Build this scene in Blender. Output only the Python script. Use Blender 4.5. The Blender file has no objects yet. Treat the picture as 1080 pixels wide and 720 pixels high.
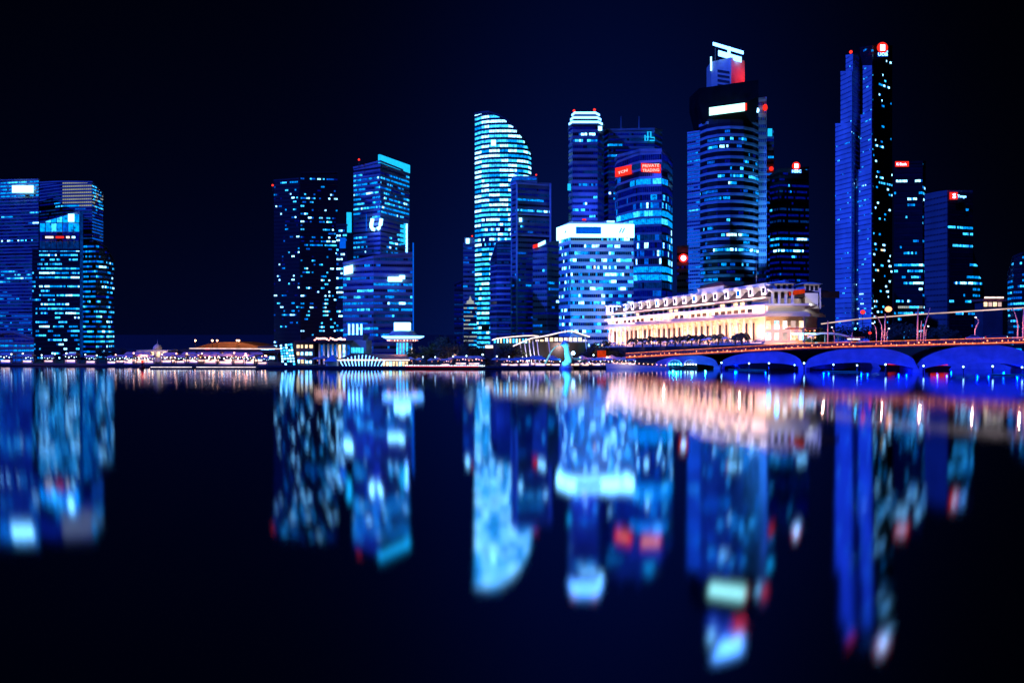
import bpy, math, random
from mathutils import Vector
R = random.Random(11)
scene = bpy.context.scene
COL = scene.collection
# ------------------------------------------------------------------ survey of the place
# bearings and heights are written as readings of a level camera 11.4 m above the water
F, HY, H = 900.0, 352.0, 11.4
def wx(px, D): return (px - 540.0) * D / F
def wz(py, D): return H - (py - HY) * D / F
def at(px, py, D): return Vector((wx(px, D), D, wz(py, D)))
GZ = 0.7                                            # level of the quays

# ------------------------------------------------------------------ materials
MATS = {}
def _new(name):
    m = bpy.data.materials.new(name); m.use_nodes = True
    nt = m.node_tree; nt.nodes.clear()
    out = nt.nodes.new('ShaderNodeOutputMaterial')
    MATS[name] = m
    return m, nt, out
def surf(name, col, rough=0.6, var=0.25, scale=0.15, metal=0.0, spec=0.3):
    m, nt, out = _new(name)
    b = nt.nodes.new('ShaderNodeBsdfPrincipled')
    tc = nt.nodes.new('ShaderNodeTexCoord'); n = nt.nodes.new('ShaderNodeTexNoise')
    n.inputs['Scale'].default_value = scale; n.inputs['Detail'].default_value = 6
    nt.links.new(tc.outputs['Object'], n.inputs['Vector'])
    mp = nt.nodes.new('ShaderNodeMapRange')
    mp.inputs['From Min'].default_value = .3; mp.inputs['From Max'].default_value = .7
    mp.inputs['To Min'].default_value = 1 - var; mp.inputs['To Max'].default_value = 1 + var
    nt.links.new(n.outputs['Fac'], mp.inputs['Value'])
    mx = nt.nodes.new('ShaderNodeVectorMath'); mx.operation = 'SCALE'
    mx.inputs[0].default_value = col[:3]
    nt.links.new(mp.outputs['Result'], mx.inputs['Scale'])
    nt.links.new(mx.outputs['Vector'], b.inputs['Base Color'])
    b.inputs['Roughness'].default_value = rough
    b.inputs['Metallic'].default_value = metal
    b.inputs['Specular IOR Level'].default_value = spec
    nt.links.new(b.outputs['BSDF'], out.inputs['Surface'])
    return m
def glow(name, col, strength, var=0.45, scale=0.7):
    m, nt, out = _new(name)
    e = nt.nodes.new('ShaderNodeEmission')
    e.inputs['Color'].default_value = (*col, 1)
    if var > 0:
        tc = nt.nodes.new('ShaderNodeTexCoord'); n = nt.nodes.new('ShaderNodeTexNoise')
        n.inputs['Scale'].default_value = scale; n.inputs['Detail'].default_value = 3
        nt.links.new(tc.outputs['Object'], n.inputs['Vector'])
        mp = nt.nodes.new('ShaderNodeMapRange')
        mp.inputs['From Min'].default_value = .3; mp.inputs['From Max'].default_value = .7
        mp.inputs['To Min'].default_value = strength * (1 - var); mp.inputs['To Max'].default_value = strength * (1 + var)
        nt.links.new(n.outputs['Fac'], mp.inputs['Value'])
        nt.links.new(mp.outputs['Result'], e.inputs['Strength'])
    else:
        e.inputs['Strength'].default_value = strength
    nt.links.new(e.outputs['Emission'], out.inputs['Surface'])
    m.cycles.emission_sampling = 'NONE'
    return m
G0 = surf('dark_glass', (.012, .016, .03), .18, .3, .1, spec=.5)
G1 = glow('dim_blue_pane_glow', (.0, .06, .42), .36, .6)
G2 = glow('blue_window', (.0, .14, .95), .75, .5)
G3 = glow('cyan_window', (.0, .30, 1.0), 1.3, .75)
G4 = glow('pale_cyan_window', (.03, .44, 1.0), 2.4, .75)
G5 = glow('white_window', (.23, .62, 1.0), 4.4, .75)
G6 = glow('warm_window', (1.0, .70, .42), 1.8, .5)
G7 = glow('deep_blue_pane_glow', (.0, .012, .55), .30, .6)
G8 = glow('cream_window', (.80, .88, .85), .42, .35, .12)
WIN = [G0, G1, G2, G3, G4, G5, G6, G7, G8]
CLAD = surf('navy_cladding', (.05, .055, .07), .5)
CLADM = surf('mid_cladding', (.25, .25, .27), .5)
CLADL = surf('pale_cladding', (.34, .36, .4), .55)
GRAN = surf('pale_granite', (.46, .46, .5), .6, .35, .04)
GRAND = surf('dark_granite', (.11, .11, .12), .6, .25, .04)
BLACK = surf('black_cladding', (.012, .013, .018), .45)
DARKC = surf('dark_concrete', (.02, .02, .026), .7)
CROWNCLAD = surf('near_black_panels', (.006, .008, .008), .95, spec=.0)  # plain near-black panels of the flared crown
STONE = surf('cream_stone', (.50, .42, .33), .7, .12, .3)
STONEW = surf('white_stone', (.55, .52, .5), .7, .1, .3)
SLATE = surf('dark_slate_roof', (.03, .018, .018), .6, .4, .6)
REDTILE = surf('red_tile_roof', (.32, .08, .05), .7, .3, .6)
LEAF = surf('foliage', (.035, .05, .028), .7, .5, .5)
BARK = surf('bark', (.06, .045, .03), .8)
STEEL = surf('painted_steel', (.35, .33, .33), .45)
DSTEEL = surf('dark_steel', (.05, .05, .055), .4)
REDSTEEL = surf('red_railing_paint', (.55, .10, .05), .5)
QUAY = surf('quay_stone', (.022, .022, .024), .8)
BRC = surf('blue_tinted_concrete', (.24, .21, .44), .8, .22, .35, spec=.1)  # blue of the bridge lighting is partly mixed into the concrete colour
WHITEP = surf('white_plaster', (.7, .7, .72), .6, .1)
AWN = surf('awning_canvas', (.55, .4, .38), .7)
AWNB = surf('blue_awning_canvas', (.25, .4, .5), .7)
RUBBER = surf('rubber', (.02, .02, .02), .8)
CARP = surf('dark_car_paint', (.05, .06, .09), .2, .1, spec=.6)
CARS = surf('silver_car_paint', (.35, .36, .4), .25, .1, spec=.6)
L_W = glow('white_lamp', (.6, .85, 1.0), 6, 0)
L_WM = glow('warm_lamp', (1.0, .42, .2), 22, 0)
L_PK = glow('pink_lamp', (1.0, .42, .32), 5, 0)
L_RAIL = glow('railing_lamp', (1.0, .30, .14), 3.2, 0)
L_ST = glow('street_lamp_head', (.8, .85, 1.0), 3.0, 0)
L_CY = glow('cyan_lamp', (.05, .6, 1.0), 20, 0)
L_BL = glow('blue_lamp', (.35, .65, 1.0), 8, 0)
L_RD = glow('red_lamp', (1.0, .03, .02), 2.2, 0)
S_W = glow('white_sign', (.25, .66, 1.0), 4.4, .08)
S_WG = glow('green_white_sign', (.42, .95, .85), 2.6, .05)
S_TX = glow('sign_lettering', (1.0, .86, .8), .95, .1)
S_R = glow('red_sign', (1.0, .025, .015), 1.3, .12)
S_CY = glow('cyan_sign', (.01, .50, 1.0), 1.3, .12)
S_BL = glow('blue_sign', (.0, .12, .9), .9, .1)
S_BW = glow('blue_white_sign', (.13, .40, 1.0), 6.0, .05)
S_OR = glow('orange_light_line', (1.0, .20, .07), 1.6, .5, 1.2)
S_TW = glow('tube_light', (1.0, .66, .6), .85, .4, .2)
S_PW = glow('pink_white_light', (1.0, .78, .74), 1.8, .3, .6)

# ------------------------------------------------------------------ mesh collecting
class MB:
    def __init__(s): s.v = []; s.f = []; s.m = []
    def face(s, pts, mi=0):
        b = len(s.v); s.v += [tuple(p) for p in pts]; s.f.append(tuple(range(b, b + len(pts)))); s.m.append(mi)
    def hexa(s, p, mi=0):      # p: four bottom, four top (both counter-clockwise)
        b = len(s.v); s.v += [tuple(q) for q in p]
        for f in ((3,2,1,0),(4,5,6,7),(0,1,5,4),(1,2,6,5),(2,3,7,6),(3,0,4,7)):
            s.f.append(tuple(b + i for i in f)); s.m.append(mi)
    def box(s, x0, x1, y0, y1, z0, z1, mi=0):
        s.hexa([(x0,y0,z0),(x1,y0,z0),(x1,y1,z0),(x0,y1,z0),(x0,y0,z1),(x1,y0,z1),(x1,y1,z1),(x0,y1,z1)], mi)
    def prism(s, pts, z0, z1, mi=0):   # pts 2d ccw; z0, z1 number or list
        n = len(pts)
        a = z0 if isinstance(z0, (list, tuple)) else [z0] * n
        c = z1 if isinstance(z1, (list, tuple)) else [z1] * n
        b = len(s.v)
        s.v += [(p[0], p[1], a[i]) for i, p in enumerate(pts)] + [(p[0], p[1], c[i]) for i, p in enumerate(pts)]
        s.f.append(tuple(b + i for i in reversed(range(n)))); s.m.append(mi)
        s.f.append(tuple(b + n + i for i in range(n))); s.m.append(mi)
        for i in range(n):
            j = (i + 1) % n
            s.f.append((b+i, b+j, b+n+j, b+n+i)); s.m.append(mi)
    def tube(s, pts, r, n=6, mi=0):
        pts = [Vector(p) for p in pts]
        rs = r if isinstance(r, (list, tuple)) else [r] * len(pts)
        b = len(s.v)
        for i, p in enumerate(pts):
            t = (pts[min(i+1, len(pts)-1)] - pts[max(i-1, 0)]).normalized()
            a = Vector((0,0,1)) if abs(t.z) < .9 else Vector((1,0,0))
            u = t.cross(a).normalized(); w = t.cross(u)
            for k in range(n):
                g = 2*math.pi*k/n
                s.v.append(tuple(p + u*math.cos(g)*rs[i] + w*math.sin(g)*rs[i]))
        for i in range(len(pts)-1):
            for k in range(n):
                k2 = (k+1) % n
                s.f.append((b+i*n+k, b+i*n+k2, b+(i+1)*n+k2, b+(i+1)*n+k)); s.m.append(mi)
        s.f.append(tuple(b+k for k in reversed(range(n)))); s.m.append(mi)
        e = b + (len(pts)-1)*n
        s.f.append(tuple(e+k for k in range(n))); s.m.append(mi)
    def lathe(s, cx, cy, prof, n=16, mi=0):
        b = len(s.v)
        for r, z in prof:
            for k in range(n):
                g = 2*math.pi*k/n
                s.v.append((cx + r*math.cos(g), cy + r*math.sin(g), z))
        for i in range(len(prof)-1):
            for k in range(n):
                k2 = (k+1) % n
                s.f.append((b+i*n+k, b+i*n+k2, b+(i+1)*n+k2, b+(i+1)*n+k)); s.m.append(mi)
        s.f.append(tuple(b+k for k in reversed(range(n)))); s.m.append(mi)
        e = b + (len(prof)-1)*n
        s.f.append(tuple(e+k for k in range(n))); s.m.append(mi)
    def ball(s, c, r, n=8, mi=0, sz=1.0):
        prof = [(max(.02*r, r*math.sin(math.pi*i/6)), c[2] - r*sz*math.cos(math.pi*i/6)) for i in range(7)]
        s.lathe(c[0], c[1], prof, n, mi)
    def build(s, name, mats, parent=None, smooth=False):
        if not isinstance(mats, (list, tuple)): mats = [mats]
        o0 = origin(parent)
        me = bpy.data.meshes.new(name)
        me.from_pydata([(x-o0[0], y-o0[1], z-o0[2]) for x, y, z in s.v], [], s.f)
        for m in mats: me.materials.append(m)
        me.polygons.foreach_set('material_index', s.m)
        if smooth: me.polygons.foreach_set('use_smooth', [True]*len(me.polygons))
        me.update()
        o = bpy.data.objects.new(name, me); COL.objects.link(o)
        if parent: o.parent = parent
        return o
def origin(o):
    p = Vector((0,0,0))
    while o is not None: p += o.location; o = o.parent
    return p
def thing(name, label, cat, loc, group=None, kind=None):
    o = bpy.data.objects.new(name, None); COL.objects.link(o)
    o.location = loc; o.empty_display_size = .5
    o['label'] = label; o['category'] = cat
    if group: o['group'] = group
    if kind: o['kind'] = kind
    return o
def tag(o, label, cat, group=None):
    o['label'] = label; o['category'] = cat
    if group: o['group'] = group
    return o
def structure(o): o['kind'] = 'structure'; return o
def copy_tree(o, parent=None):
    c = o.copy(); COL.objects.link(c)
    if parent is not None: c.parent = parent
    for ch in list(o.children): copy_tree(ch, c)
    return c
def offset_line(pts, d):       # pts 2d, moved d towards the camera side (mitred)
    out = []
    n = len(pts)
    for i in range(n):
        ns = []
        for a, b in ((i-1, i), (i, i+1)):
            if a < 0 or b >= n: continue
            dx, dy = pts[b][0]-pts[a][0], pts[b][1]-pts[a][1]
            l = math.hypot(dx, dy) or 1
            ns.append((dy/l, -dx/l))
        nx = sum(q[0] for q in ns)/len(ns); ny = sum(q[1] for q in ns)/len(ns)
        k = nx*nx + ny*ny
        out.append((pts[i][0] + nx*d/k, pts[i][1] + ny*d/k))
    return out
def ledge(mb, line, d0, d1, z0, z1, mi=0):   # solid strip along a line, from offset d0 to d1
    a = offset_line(line, d0); b = offset_line(line, d1)
    n = len(line)
    z0 = z0 if isinstance(z0, (list, tuple)) else [z0]*n
    z1 = z1 if isinstance(z1, (list, tuple)) else [z1]*n
    base = len(mb.v)
    for i in range(n):
        mb.v += [(*b[i], z0[i]), (*a[i], z0[i]), (*a[i], z1[i]), (*b[i], z1[i])]
    for i in range(n-1):
        p, q = base+4*i, base+4*(i+1)
        for k in range(4):
            k2 = (k+1) % 4
            mb.f.append((p+k, p+k2, q+k2, q+k)); mb.m.append(mi)
    mb.f.append((base, base+3, base+2, base+1)); mb.m.append(mi)
    e = base+4*(n-1)
    mb.f.append((e, e+1, e+2, e+3)); mb.m.append(mi)
_tx = {}
def text_mesh(body):
    if body in _tx: return _tx[body]
    cu = bpy.data.curves.new('t', 'FONT'); cu.body = body; cu.align_x = 'CENTER'; cu.align_y = 'CENTER'
    cu.resolution_u = 2; cu.extrude = .03; cu.offset = .012
    ob = bpy.data.objects.new('t', cu); COL.objects.link(ob)
    dg = bpy.context.evaluated_depsgraph_get(); dg.update()
    me = bpy.data.meshes.new_from_object(ob.evaluated_get(dg))
    r = ([tuple(v.co) for v in me.vertices], [tuple(p.vertices) for p in me.polygons])
    bpy.data.objects.remove(ob); bpy.data.curves.remove(cu); bpy.data.meshes.remove(me)
    xs = [v[0] for v in r[0]]; ys = [v[1] for v in r[0]]
    _tx[body] = (r[0], r[1], max(xs)-min(xs), max(ys)-min(ys), (max(xs)+min(xs))/2, (max(ys)+min(ys))/2)
    return _tx[body]
def text(body, c, right, width, height, mat, parent, name='lettering'):
    v, f, w, h, cx, cy = text_mesh(body)
    c = Vector(c); right = Vector(right).normalized(); up = Vector((0,0,1)); nrm = right.cross(up)
    mb = MB(); sx, sy = width/w, height/h
    mb.v = [tuple(c + right*((x-cx)*sx) + up*((y-cy)*sy) + nrm*(z*3)) for x, y, z in v]
    mb.f = f; mb.m = [0]*len(f)
    return mb.build(name, mat, parent)
def panel(parent, px0, px1, y0, y1, D0, D1, mat, name='sign', out=.5, thick=.4, y0b=None, y1b=None):
    """flat sign board on a facade: left end (px0, D0), right end (px1, D1), top y0, bottom y1"""
    y0b = y0 if y0b is None else y0b; y1b = y1 if y1b is None else y1b
    a, b = at(px0, y0, D0), at(px1, y0b, D1); a2, b2 = at(px0, y1, D0), at(px1, y1b, D1)
    line = offset_line([(a.x, a.y), (b.x, b.y)], out + thick)
    back = offset_line([(a.x, a.y), (b.x, b.y)], out)
    mb = MB()
    mb.hexa([(*line[0], a2.z), (*line[1], b2.z), (*back[1], b2.z), (*back[0], a2.z),
             (*line[0], a.z), (*line[1], b.z), (*back[1], b.z), (*back[0], a.z)])
    return mb.build(name, mat, parent)
def beacon(parent, px, py, D, h=3.0, mat=None, r=.52):
    p = at(px, py, D)
    mb = MB(); mb.tube([(p.x, p.y, p.z-h), (p.x, p.y, p.z-r*.8)], .18, 5)
    m = mb.build('beacon_mast', DSTEEL, parent)
    b = MB(); b.ball(p, r, 8)
    b.build('beacon_lamp', mat or L_RD, m, True)

# ------------------------------------------------------------------ towers
def tower(name, label, cat, front, pitch, pane, style, bands=(), body=CLAD, fin=None, fin_h=.3, fin_out=.3,
          back=22, zb=GZ, root=None, win_h=.37, fill=None, ybot=None, parapet=True, body_name='body', mull=0):
    """front: [(px, D, ytop)] left to right; pitch: storey height and pane: pane width (both as seen, at the first D);
    style: (probability lit, row variation, longest run, palette)"""
    D0 = sum(f[1] for f in front)/len(front)
    pane *= .78
    if fill is None: fill = .0 if body is BLACK else (.9 if body in (CLADM, CLADL, GRAN) else .8)
    pts = [(wx(f[0], f[1]), f[1]) for f in front]
    zt = [wz(f[2], f[1]) for f in front]
    cx = sum(p[0] for p in pts)/len(pts); cy = sum(p[1] for p in pts)/len(pts)
    if root is None: root = thing(name, label, cat, (cx, cy, zb))
    fh = pitch*D0/F; pw = pane*D0/F
    l = math.hypot(cx, cy); dx, dy = cx/l*back, cy/l*back
    bk = [(p[0]+dx, p[1]+dy) for p in reversed(pts)]
    mb = MB(); mb.prism(pts + bk, zb, zt + zt[::-1])
    bd = mb.build(body_name, body, root)
    zmax = max(zt)
    nf = int((zmax - zb)/fh + .5)
    fin = fin or body
    fb = MB()
    prob, rowvar, run, pal = style; laststrip = None
    skip_below = wz(ybot, D0) if ybot else -99
    for i in range(nf):
        z0 = zb + i*fh; za, zc = z0 + fh*(1-win_h)*.5, z0 + fh*(1+win_h)*.5
        if zc < skip_below: continue
        rm = R.choice([0, .35, 1, 1, 1.5, 2]) if R.random() < rowvar else 1.0
        wb = MB(); fc = (7 if body is GRAN else R.choice([7, 7, 7, 1, 0, 0])) if fill > .1 else 0
        for s in range(len(pts)-1):
            a, b = pts[s], pts[s+1]
            ln = math.hypot(b[0]-a[0], b[1]-a[1]); n = max(1, int(ln/pw + .5))
            ao, bo = offset_line([a, b], .12)
            cnt = 0; code = 0
            for k in range(n):
                u0, u1 = ((k+.07)/n, (k+.93)/n)
                zl = min(zt[s] + (zt[s+1]-zt[s])*u for u in (u0, u1))
                ca = min(zc, zt[s] + (zt[s+1]-zt[s])*u0 - fh*.12); cb = min(zc, zt[s] + (zt[s+1]-zt[s])*u1 - fh*.12)
                if min(ca, cb) < za + .12: continue
                x0, y0 = ao[0]+(bo[0]-ao[0])*u0, ao[1]+(bo[1]-ao[1])*u0
                x1, y1 = ao[0]+(bo[0]-ao[0])*u1, ao[1]+(bo[1]-ao[1])*u1
                cpx = 540 + F*(x0+x1)/(y0+y1); cpy = HY - F*((za+zc)/2 - H)/((y0+y1)/2)
                pr, pl, forced, rn = prob*rm, pal, False, run
                for bnd in bands:
                    if bnd[0] <= cpx <= bnd[1] and bnd[2] <= cpy <= bnd[3]:
                        pr, pl, forced = bnd[4], bnd[5] or pal, True
                        if len(bnd) > 6: rn = bnd[6]
                if cnt <= 0 or forced:
                    if cnt <= 0 or rn == 1:
                        cnt = R.randint(1, rn); code = pick(pl) if R.random() < pr else 0
                cnt -= 1
                c = code
                if c in (3, 4, 5) and rn < 10 and R.random() < .22: c = R.choice([0, 2, 2, 3, 3])
                if c == 0 and R.random() < fill: c = fc  # unlit panes glow faint blue to lift the facade's tone
                if body in (GRAN, GRAND):      # window, pier, window, pier in one strip
                    xm, ym = x0+(x1-x0)*.58, y0+(y1-y0)*.58
                    v0 = len(wb.v); joined = k > 0 and laststrip == (s, k-1)
                    if not joined: wb.v += [(x0,y0,za),(x0,y0,ca)]; i0 = v0
                    else: i0 = v0-2
                    i1 = len(wb.v); wb.v += [(xm,ym,za),(xm,ym,ca),(x1,y1,za),(x1,y1,ca)]
                    wb.f += [(i0, i1, i1+1, i0+1), (i1, i1+2, i1+3, i1+1)]; wb.m += [c, 9 if body is GRAN else 10]
                    laststrip = (s, k)
                    continue
                wb.face([(x0,y0,za),(x1,y1,za),(x1,y1,cb),(x0,y0,ca)], c)
        if wb.f: wb.build('window_row', WIN + [GRAN, GRAND] if body in (GRAN, GRAND) else WIN, root)
        # storey edge
        if fin_out > 0:
            h2 = fh*fin_h*.5
            lim = min(zt)
            if z0 + h2 < lim: ledge(fb, pts, 0, fin_out, z0-h2 if i else z0, z0+h2)
            elif z0 + h2 < zmax and len(pts) > 2:
                seg = [q for q in range(len(pts)) if zt[q] > z0 + h2 + .3]
                if len(seg) > 1: ledge(fb, [pts[q] for q in seg], 0, fin_out, z0-h2, z0+h2)
    if fb.f: fb.build('storey_trim', fin, root)
    if mull:
        m2 = MB()
        for s in range(len(pts)-1):
            a, b = pts[s], pts[s+1]
            ln = math.hypot(b[0]-a[0], b[1]-a[1]); n = max(1, int(ln/(mull*D0/F) + .5))
            for k in range(n+1):
                u = min(max(k/n, .004), .996)
                x, y = a[0]+(b[0]-a[0])*u, a[1]+(b[1]-a[1])*u
                zz = zt[s]+(zt[s+1]-zt[s])*u
                ux, uy = (b[0]-a[0])/ln, (b[1]-a[1])/ln
                q = .18
                nx, ny = uy*(fin_out+.16), -ux*(fin_out+.16)
                m2.prism([(x+nx-ux*q, y+ny-uy*q), (x+nx+ux*q, y+ny+uy*q), (x+ux*q, y+uy*q), (x-ux*q, y-uy*q)], zb+.3, zz-.2)
        m2.build('mullion_grid', fin, root)
    if parapet:
        pb = MB(); ledge(pb, pts, -.6, fin_out+.12, [z-.1 for z in zt], [z+fh*.35 for z in zt])
        pb.build('parapet', fin, root)
    return root
def pick(pal):
    t = sum(w for _, w in pal); r = R.random()*t
    for c, w in pal:
        r -= w
        if r <= 0: return c
    return pal[-1][0]
BLUES = [(1, 3), (2, 4), (3, 2)]
CYANS = [(2, 1), (3, 4), (4, 2), (5, .5)]
BRIGHT = [(3, 3), (4, 4), (5, 2)]
WHITES = [(5, 3), (4, 2), (3, 1), (6, .12)]
OFF = [(0, 1)]

exec_order = []
# ---- left cluster
t = tower('office_tower', 'wide blue glass tower at the far left with a white sign near its top', 'tower',
    [(-14, 372, 191), (41, 366, 190)], 3.6, 2.4, (.55, .5, 9, [(1, 6), (7, 4), (2, 1)]),
    [(-20, 41, 189, 209, .95, [(3, 4), (4, 1)]), (26, 41, 223, 227, 1, CYANS), (26, 41, 233, 237, 1, CYANS), (-5, 14, 228, 231, .8, CYANS),
     (-14, 34, 252, 256, .5, WHITES, 1), (-14, 38, 286, 298, .7, CYANS, 4), (-14, 34, 308, 318, .55, [(2, 3), (3, 2)], 4), (-14, 34, 330, 352, .6, [(1, 3), (2, 3), (3, 3)], 5)],
    body=CLADM, fin=CLADM, fin_h=.4)
panel(t, 14, 36, 196, 203.5, 366, 366, S_W)
t = tower('office_tower', 'tower with a chamfered pale striped crown rising behind the sloped glass roof', 'tower',
    [(42, 392, 193), (66, 384, 192), (97, 382, 192.5), (108.5, 394, 205)], 3.4, 3, (.35, .6, 6, [(1, 5), (7, 5), (2, 1)]),
    [(66, 98, 190, 220, .97, [(8, 5)], 12), (97, 110, 190, 222, .95, [(8, 2), (3, 2), (4, 2)], 3), (56, 80, 214, 219.5, .9, CYANS), (42, 66, 192, 213, .8, [(7, 4), (1, 2)], 9),
     (97, 110, 223, 262, .98, [(2, 5), (7, 1)], 9), (84, 97, 222, 250, .12, WHITES)], body=CLADM, fin_h=.34)
t = tower('office_tower', 'rounded tower wing with ragged lit storeys beside the bright glass strip', 'tower',
    [(85, 364, 258), (101, 362, 256), (112, 367, 262), (120, 378, 276)], 5.2, 2.6, (.5, .6, 5, CYANS),
    [(85, 101, 250, 380, .9, [(3, 4), (2, 4), (4, 1)], 3), (101, 120, 258, 300, .3, CYANS, 3), (101, 121, 300, 380, .62, BRIGHT, 4)], body=CLAD, fin_h=.3)
t = tower('office_tower', 'dark tower dense with white lit storeys under a sloped cyan glass roof', 'tower',
    [(34, 350, 264), (84, 350, 264)], 4.7, 2.4, (.62, .5, 6, [(3, 3), (4, 4), (5, 3)]),
    [(34, 42, 264, 380, .25, CYANS, 2)], body=BLACK, fin_h=.28)
tower('', '', '', [(42, 354, 234), (84, 354, 222.5)], 9.6, 8.2, (0, 0, 1, CYANS),
    [(42, 84, 218, 248.5, 1, [(3, 3), (4, 2)], 1)], body=CLADM, root=t, zb=wz(264, 354), body_name='roof_lantern', win_h=.9, fin_out=.1, fin_h=.05, parapet=False)
panel(t, 45, 80, 248, 252.5, 354, 354, BLACK, 'sign_board', .3, .2)
for q, (a, b) in enumerate([(49, 57), (60, 68), (71, 74), (77, 80)]):
    panel(t, a, b, 249.4, 251.4, 353.4, 353.4, [S_PW, S_R, S_PW, S_W][q], 'sign')
panel(t, 73, 79, 226, 234, 353.4, 353.4, S_W, 'sign')
panel(t, 84.2, 86, 224, 376, 352, 353, G1, 'stair_window', .1, .6)
t = tower('podium_block', 'low teal lit podium with a sloping roof at the foot of the leftmost tower', 'building',
    [(-14, 322, 352), (14, 322, 351), (36, 322, 358)], 5, 6, (.7, .3, 5, [(2, 3), (3, 3)]), body=CLADM, fin_out=.3)

# ---- twin apartment slabs and the stepped bank towers
t = tower('apartment_tower', 'near black apartment tower of two slabs dotted with small white windows', 'tower',
    [(289, 420, 191), (316, 416, 189)], 4.1, 2.5, (.17, .5, 2, WHITES + [(2, 2), (7, 2)]),
    [(289, 316, 189, 193, .8, [(3, 1), (4, 1)])], body=BLACK, fin=BLACK, fin_h=.12, fin_out=.18)
tower('', '', '', [(317, 409, 183), (356, 412, 182)], 4.1, 2.5, (.20, .5, 2, WHITES + [(2, 2), (7, 2)]),
    [(318, 356, 258, 262, .95, [(4, 1), (3, 1)], 3), (336, 352, 270, 350, .34, WHITES, 2), (317, 356, 182, 187, 0, OFF)], body=BLACK, fin=BLACK, fin_h=.12, fin_out=.18, root=t, body_name='slab')
beacon(t, 287.5, 195.5, 424); beacon(t, 350, 182.5, 414)
t = tower('bank_tower', 'tower with a sloping cyan crown band and a white U emblem on blue wall', 'tower',
    [(373, 430, 178), (401, 420, 171), (431.5, 447, 183)], 5, 2.3, (.3, .3, 5, CYANS),
    [(372, 432, 170, 184.5, 0, OFF), (372, 432, 184.5, 232, .8, CYANS, 6), (400, 432, 200, 210, .35, CYANS, 5), (372, 432, 229, 249, 0, OFF), (372, 386, 249, 266, .6, CYANS, 3), (386, 408, 229, 300, 0, OFF), (408, 421, 247, 267, .8, BRIGHT, 4), (421, 432, 229, 300, 0, OFF)],
    body=CLADM, fin=CLADM, fin_h=.3)
p0, p1 = at(401, 163, 420), at(431.5, 163, 447)
b = MB(); ledge(b, [(p0.x-.6, p0.y), (p1.x, p1.y)], -.5, .55, wz(172, 420), wz(163, 420)); b.build('crown_panel', S_CY, t)
panel(t, 421.5, 427, 236, 258, 438.5, 443, S_CY, 'light_strip', .2, .3)
panel(t, 427.4, 429, 236, 271, 443.5, 445, S_BW, 'light_strip', .2, .3)
panel(t, 365.5, 369.5, 224, 245, 432, 431, S_CY, 'light_strip', -1, 1)
b = MB()
c = at(397, 237, 421); s = 421/F
for pts in ([(-3.6, 6), (-4.8, .5), (-5.0, -2.6), (-3.6, -5.0), (-1.2, -5.4)], [(1.2, -5.0), (3.4, -3.4), (4.6, -.5), (5.6, 6)]):
    b.tube([(c.x + x*s, c.y - 1.2 + .012*x, c.z + y*s) for x, y in pts], [1.55*s*1.3]*len(pts), 6)
b.build('emblem', S_W, t)
beacon(t, 378.6, 168.5, 424, 4)
panel(t, 386, 387, 226, 244, 425, 425, S_BL, 'light_strip', .2, .2)
t = tower('office_block', 'mid height office block with two white signs in front of the cyan crowned tower', 'tower',
    [(362, 404, 279), (394, 396, 272), (435, 400, 268)], 6.6, 3, (.55, .5, 6, [(2, 2), (3, 4), (4, 2)]),
    [(394, 436, 266, 298, .06, BLUES, 2), (362, 394, 270, 292, .35, BLUES, 3), (400, 420, 300, 330, .35, CYANS, 3), (408, 436, 314, 330, .85, BRIGHT, 5)], body=CLADM, fin=CLADM, fin_h=.36)
panel(t, 364, 373, 281.5, 290, 403, 401, S_W, 'sign', .6, .4, 279.5, 288)
s_ = panel(t, 409, 424, 292, 297, 397.5, 398.6, S_W, 'sign'); panel(t, 421, 427, 290.5, 294.5, 398.3, 398.7, S_W, 'sign', .5, .6)
panel(t, 435.2, 436.2, 256, 350, 402, 402, S_BL, 'light_strip', -1, 1.2)
t = tower('office_block', 'narrow lit slab between the dark apartment tower and the office block', 'tower',
    [(355, 406, 238), (366, 404, 238)], 5, 3, (.45, .4, 2, WHITES), body=BLACK, fin_h=.2)
panel(t, 359, 365, 251, 262, 404.5, 404, S_BL, 'light_strip')

# ---- centre
curve = [(501, 578, 121), (508, 572, 119.5), (516, 569, 119), (527, 568, 123), (536, 568, 128.5), (545, 569, 137), (552, 571, 147), (557, 574, 156), (560, 579, 164)]
t = tower('curved_tower', 'tall white striped tower whose top curves down to one side', 'tower', curve, 5.15, 2.2,
    (.99, .0, 40, [(4, 5), (5, 4), (3, 1.5)]), [(505, 538, 232, 262, .95, [(5, 3), (4, 3), (0, .8)], 3), (501, 520, 290, 360, .9, [(4, 3), (3, 2), (5, 1)], 10)],
    body=CLAD, fin=CLAD, fin_h=.4, fin_out=.6, win_h=.5)
panel(t, 518, 523, 148, 154, 567, 567, S_W, 'sign')
t = tower('office_tower', 'slim blue tower with a small lit crown left of the white striped tower', 'tower',
    [(488.5, 556, 258), (501, 556, 258)], 5, 2, (.3, .4, 3, [(7, 3), (2, 2), (3, .6)]), body=CLADM, fin_h=.3)
b = MB(); b.box(wx(490, 556), wx(500, 556), 556.5, 566, wz(258, 556)-.5, wz(250.5, 556)); b.build('crown_box', CLADM, t)
panel(t, 491.5, 495, 251.5, 257, 556, 556, S_W, 'sign', .2, .3)
beacon(t, 498, 249, 557, 3)
t = tower('office_block', 'short yellow lit block with a tapered crown below the slim blue tower', 'building',
    [(489, 536, 322), (503, 536, 322)], 4.3, 2.2, (.85, .2, 5, [(4, 3), (3, 2), (8, 4)]), body=CLAD, fin_h=.3)
b = MB(); px, pz = wx(496, 541), wz(322, 536)
b.lathe(px, 541, [(3.4, pz), (3.4, pz+1.2), (2.3, pz+1.4), (2.2, pz+3), (1, pz+3.4), (.15, pz+6)], 8); b.build('crown', G8, t)
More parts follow.
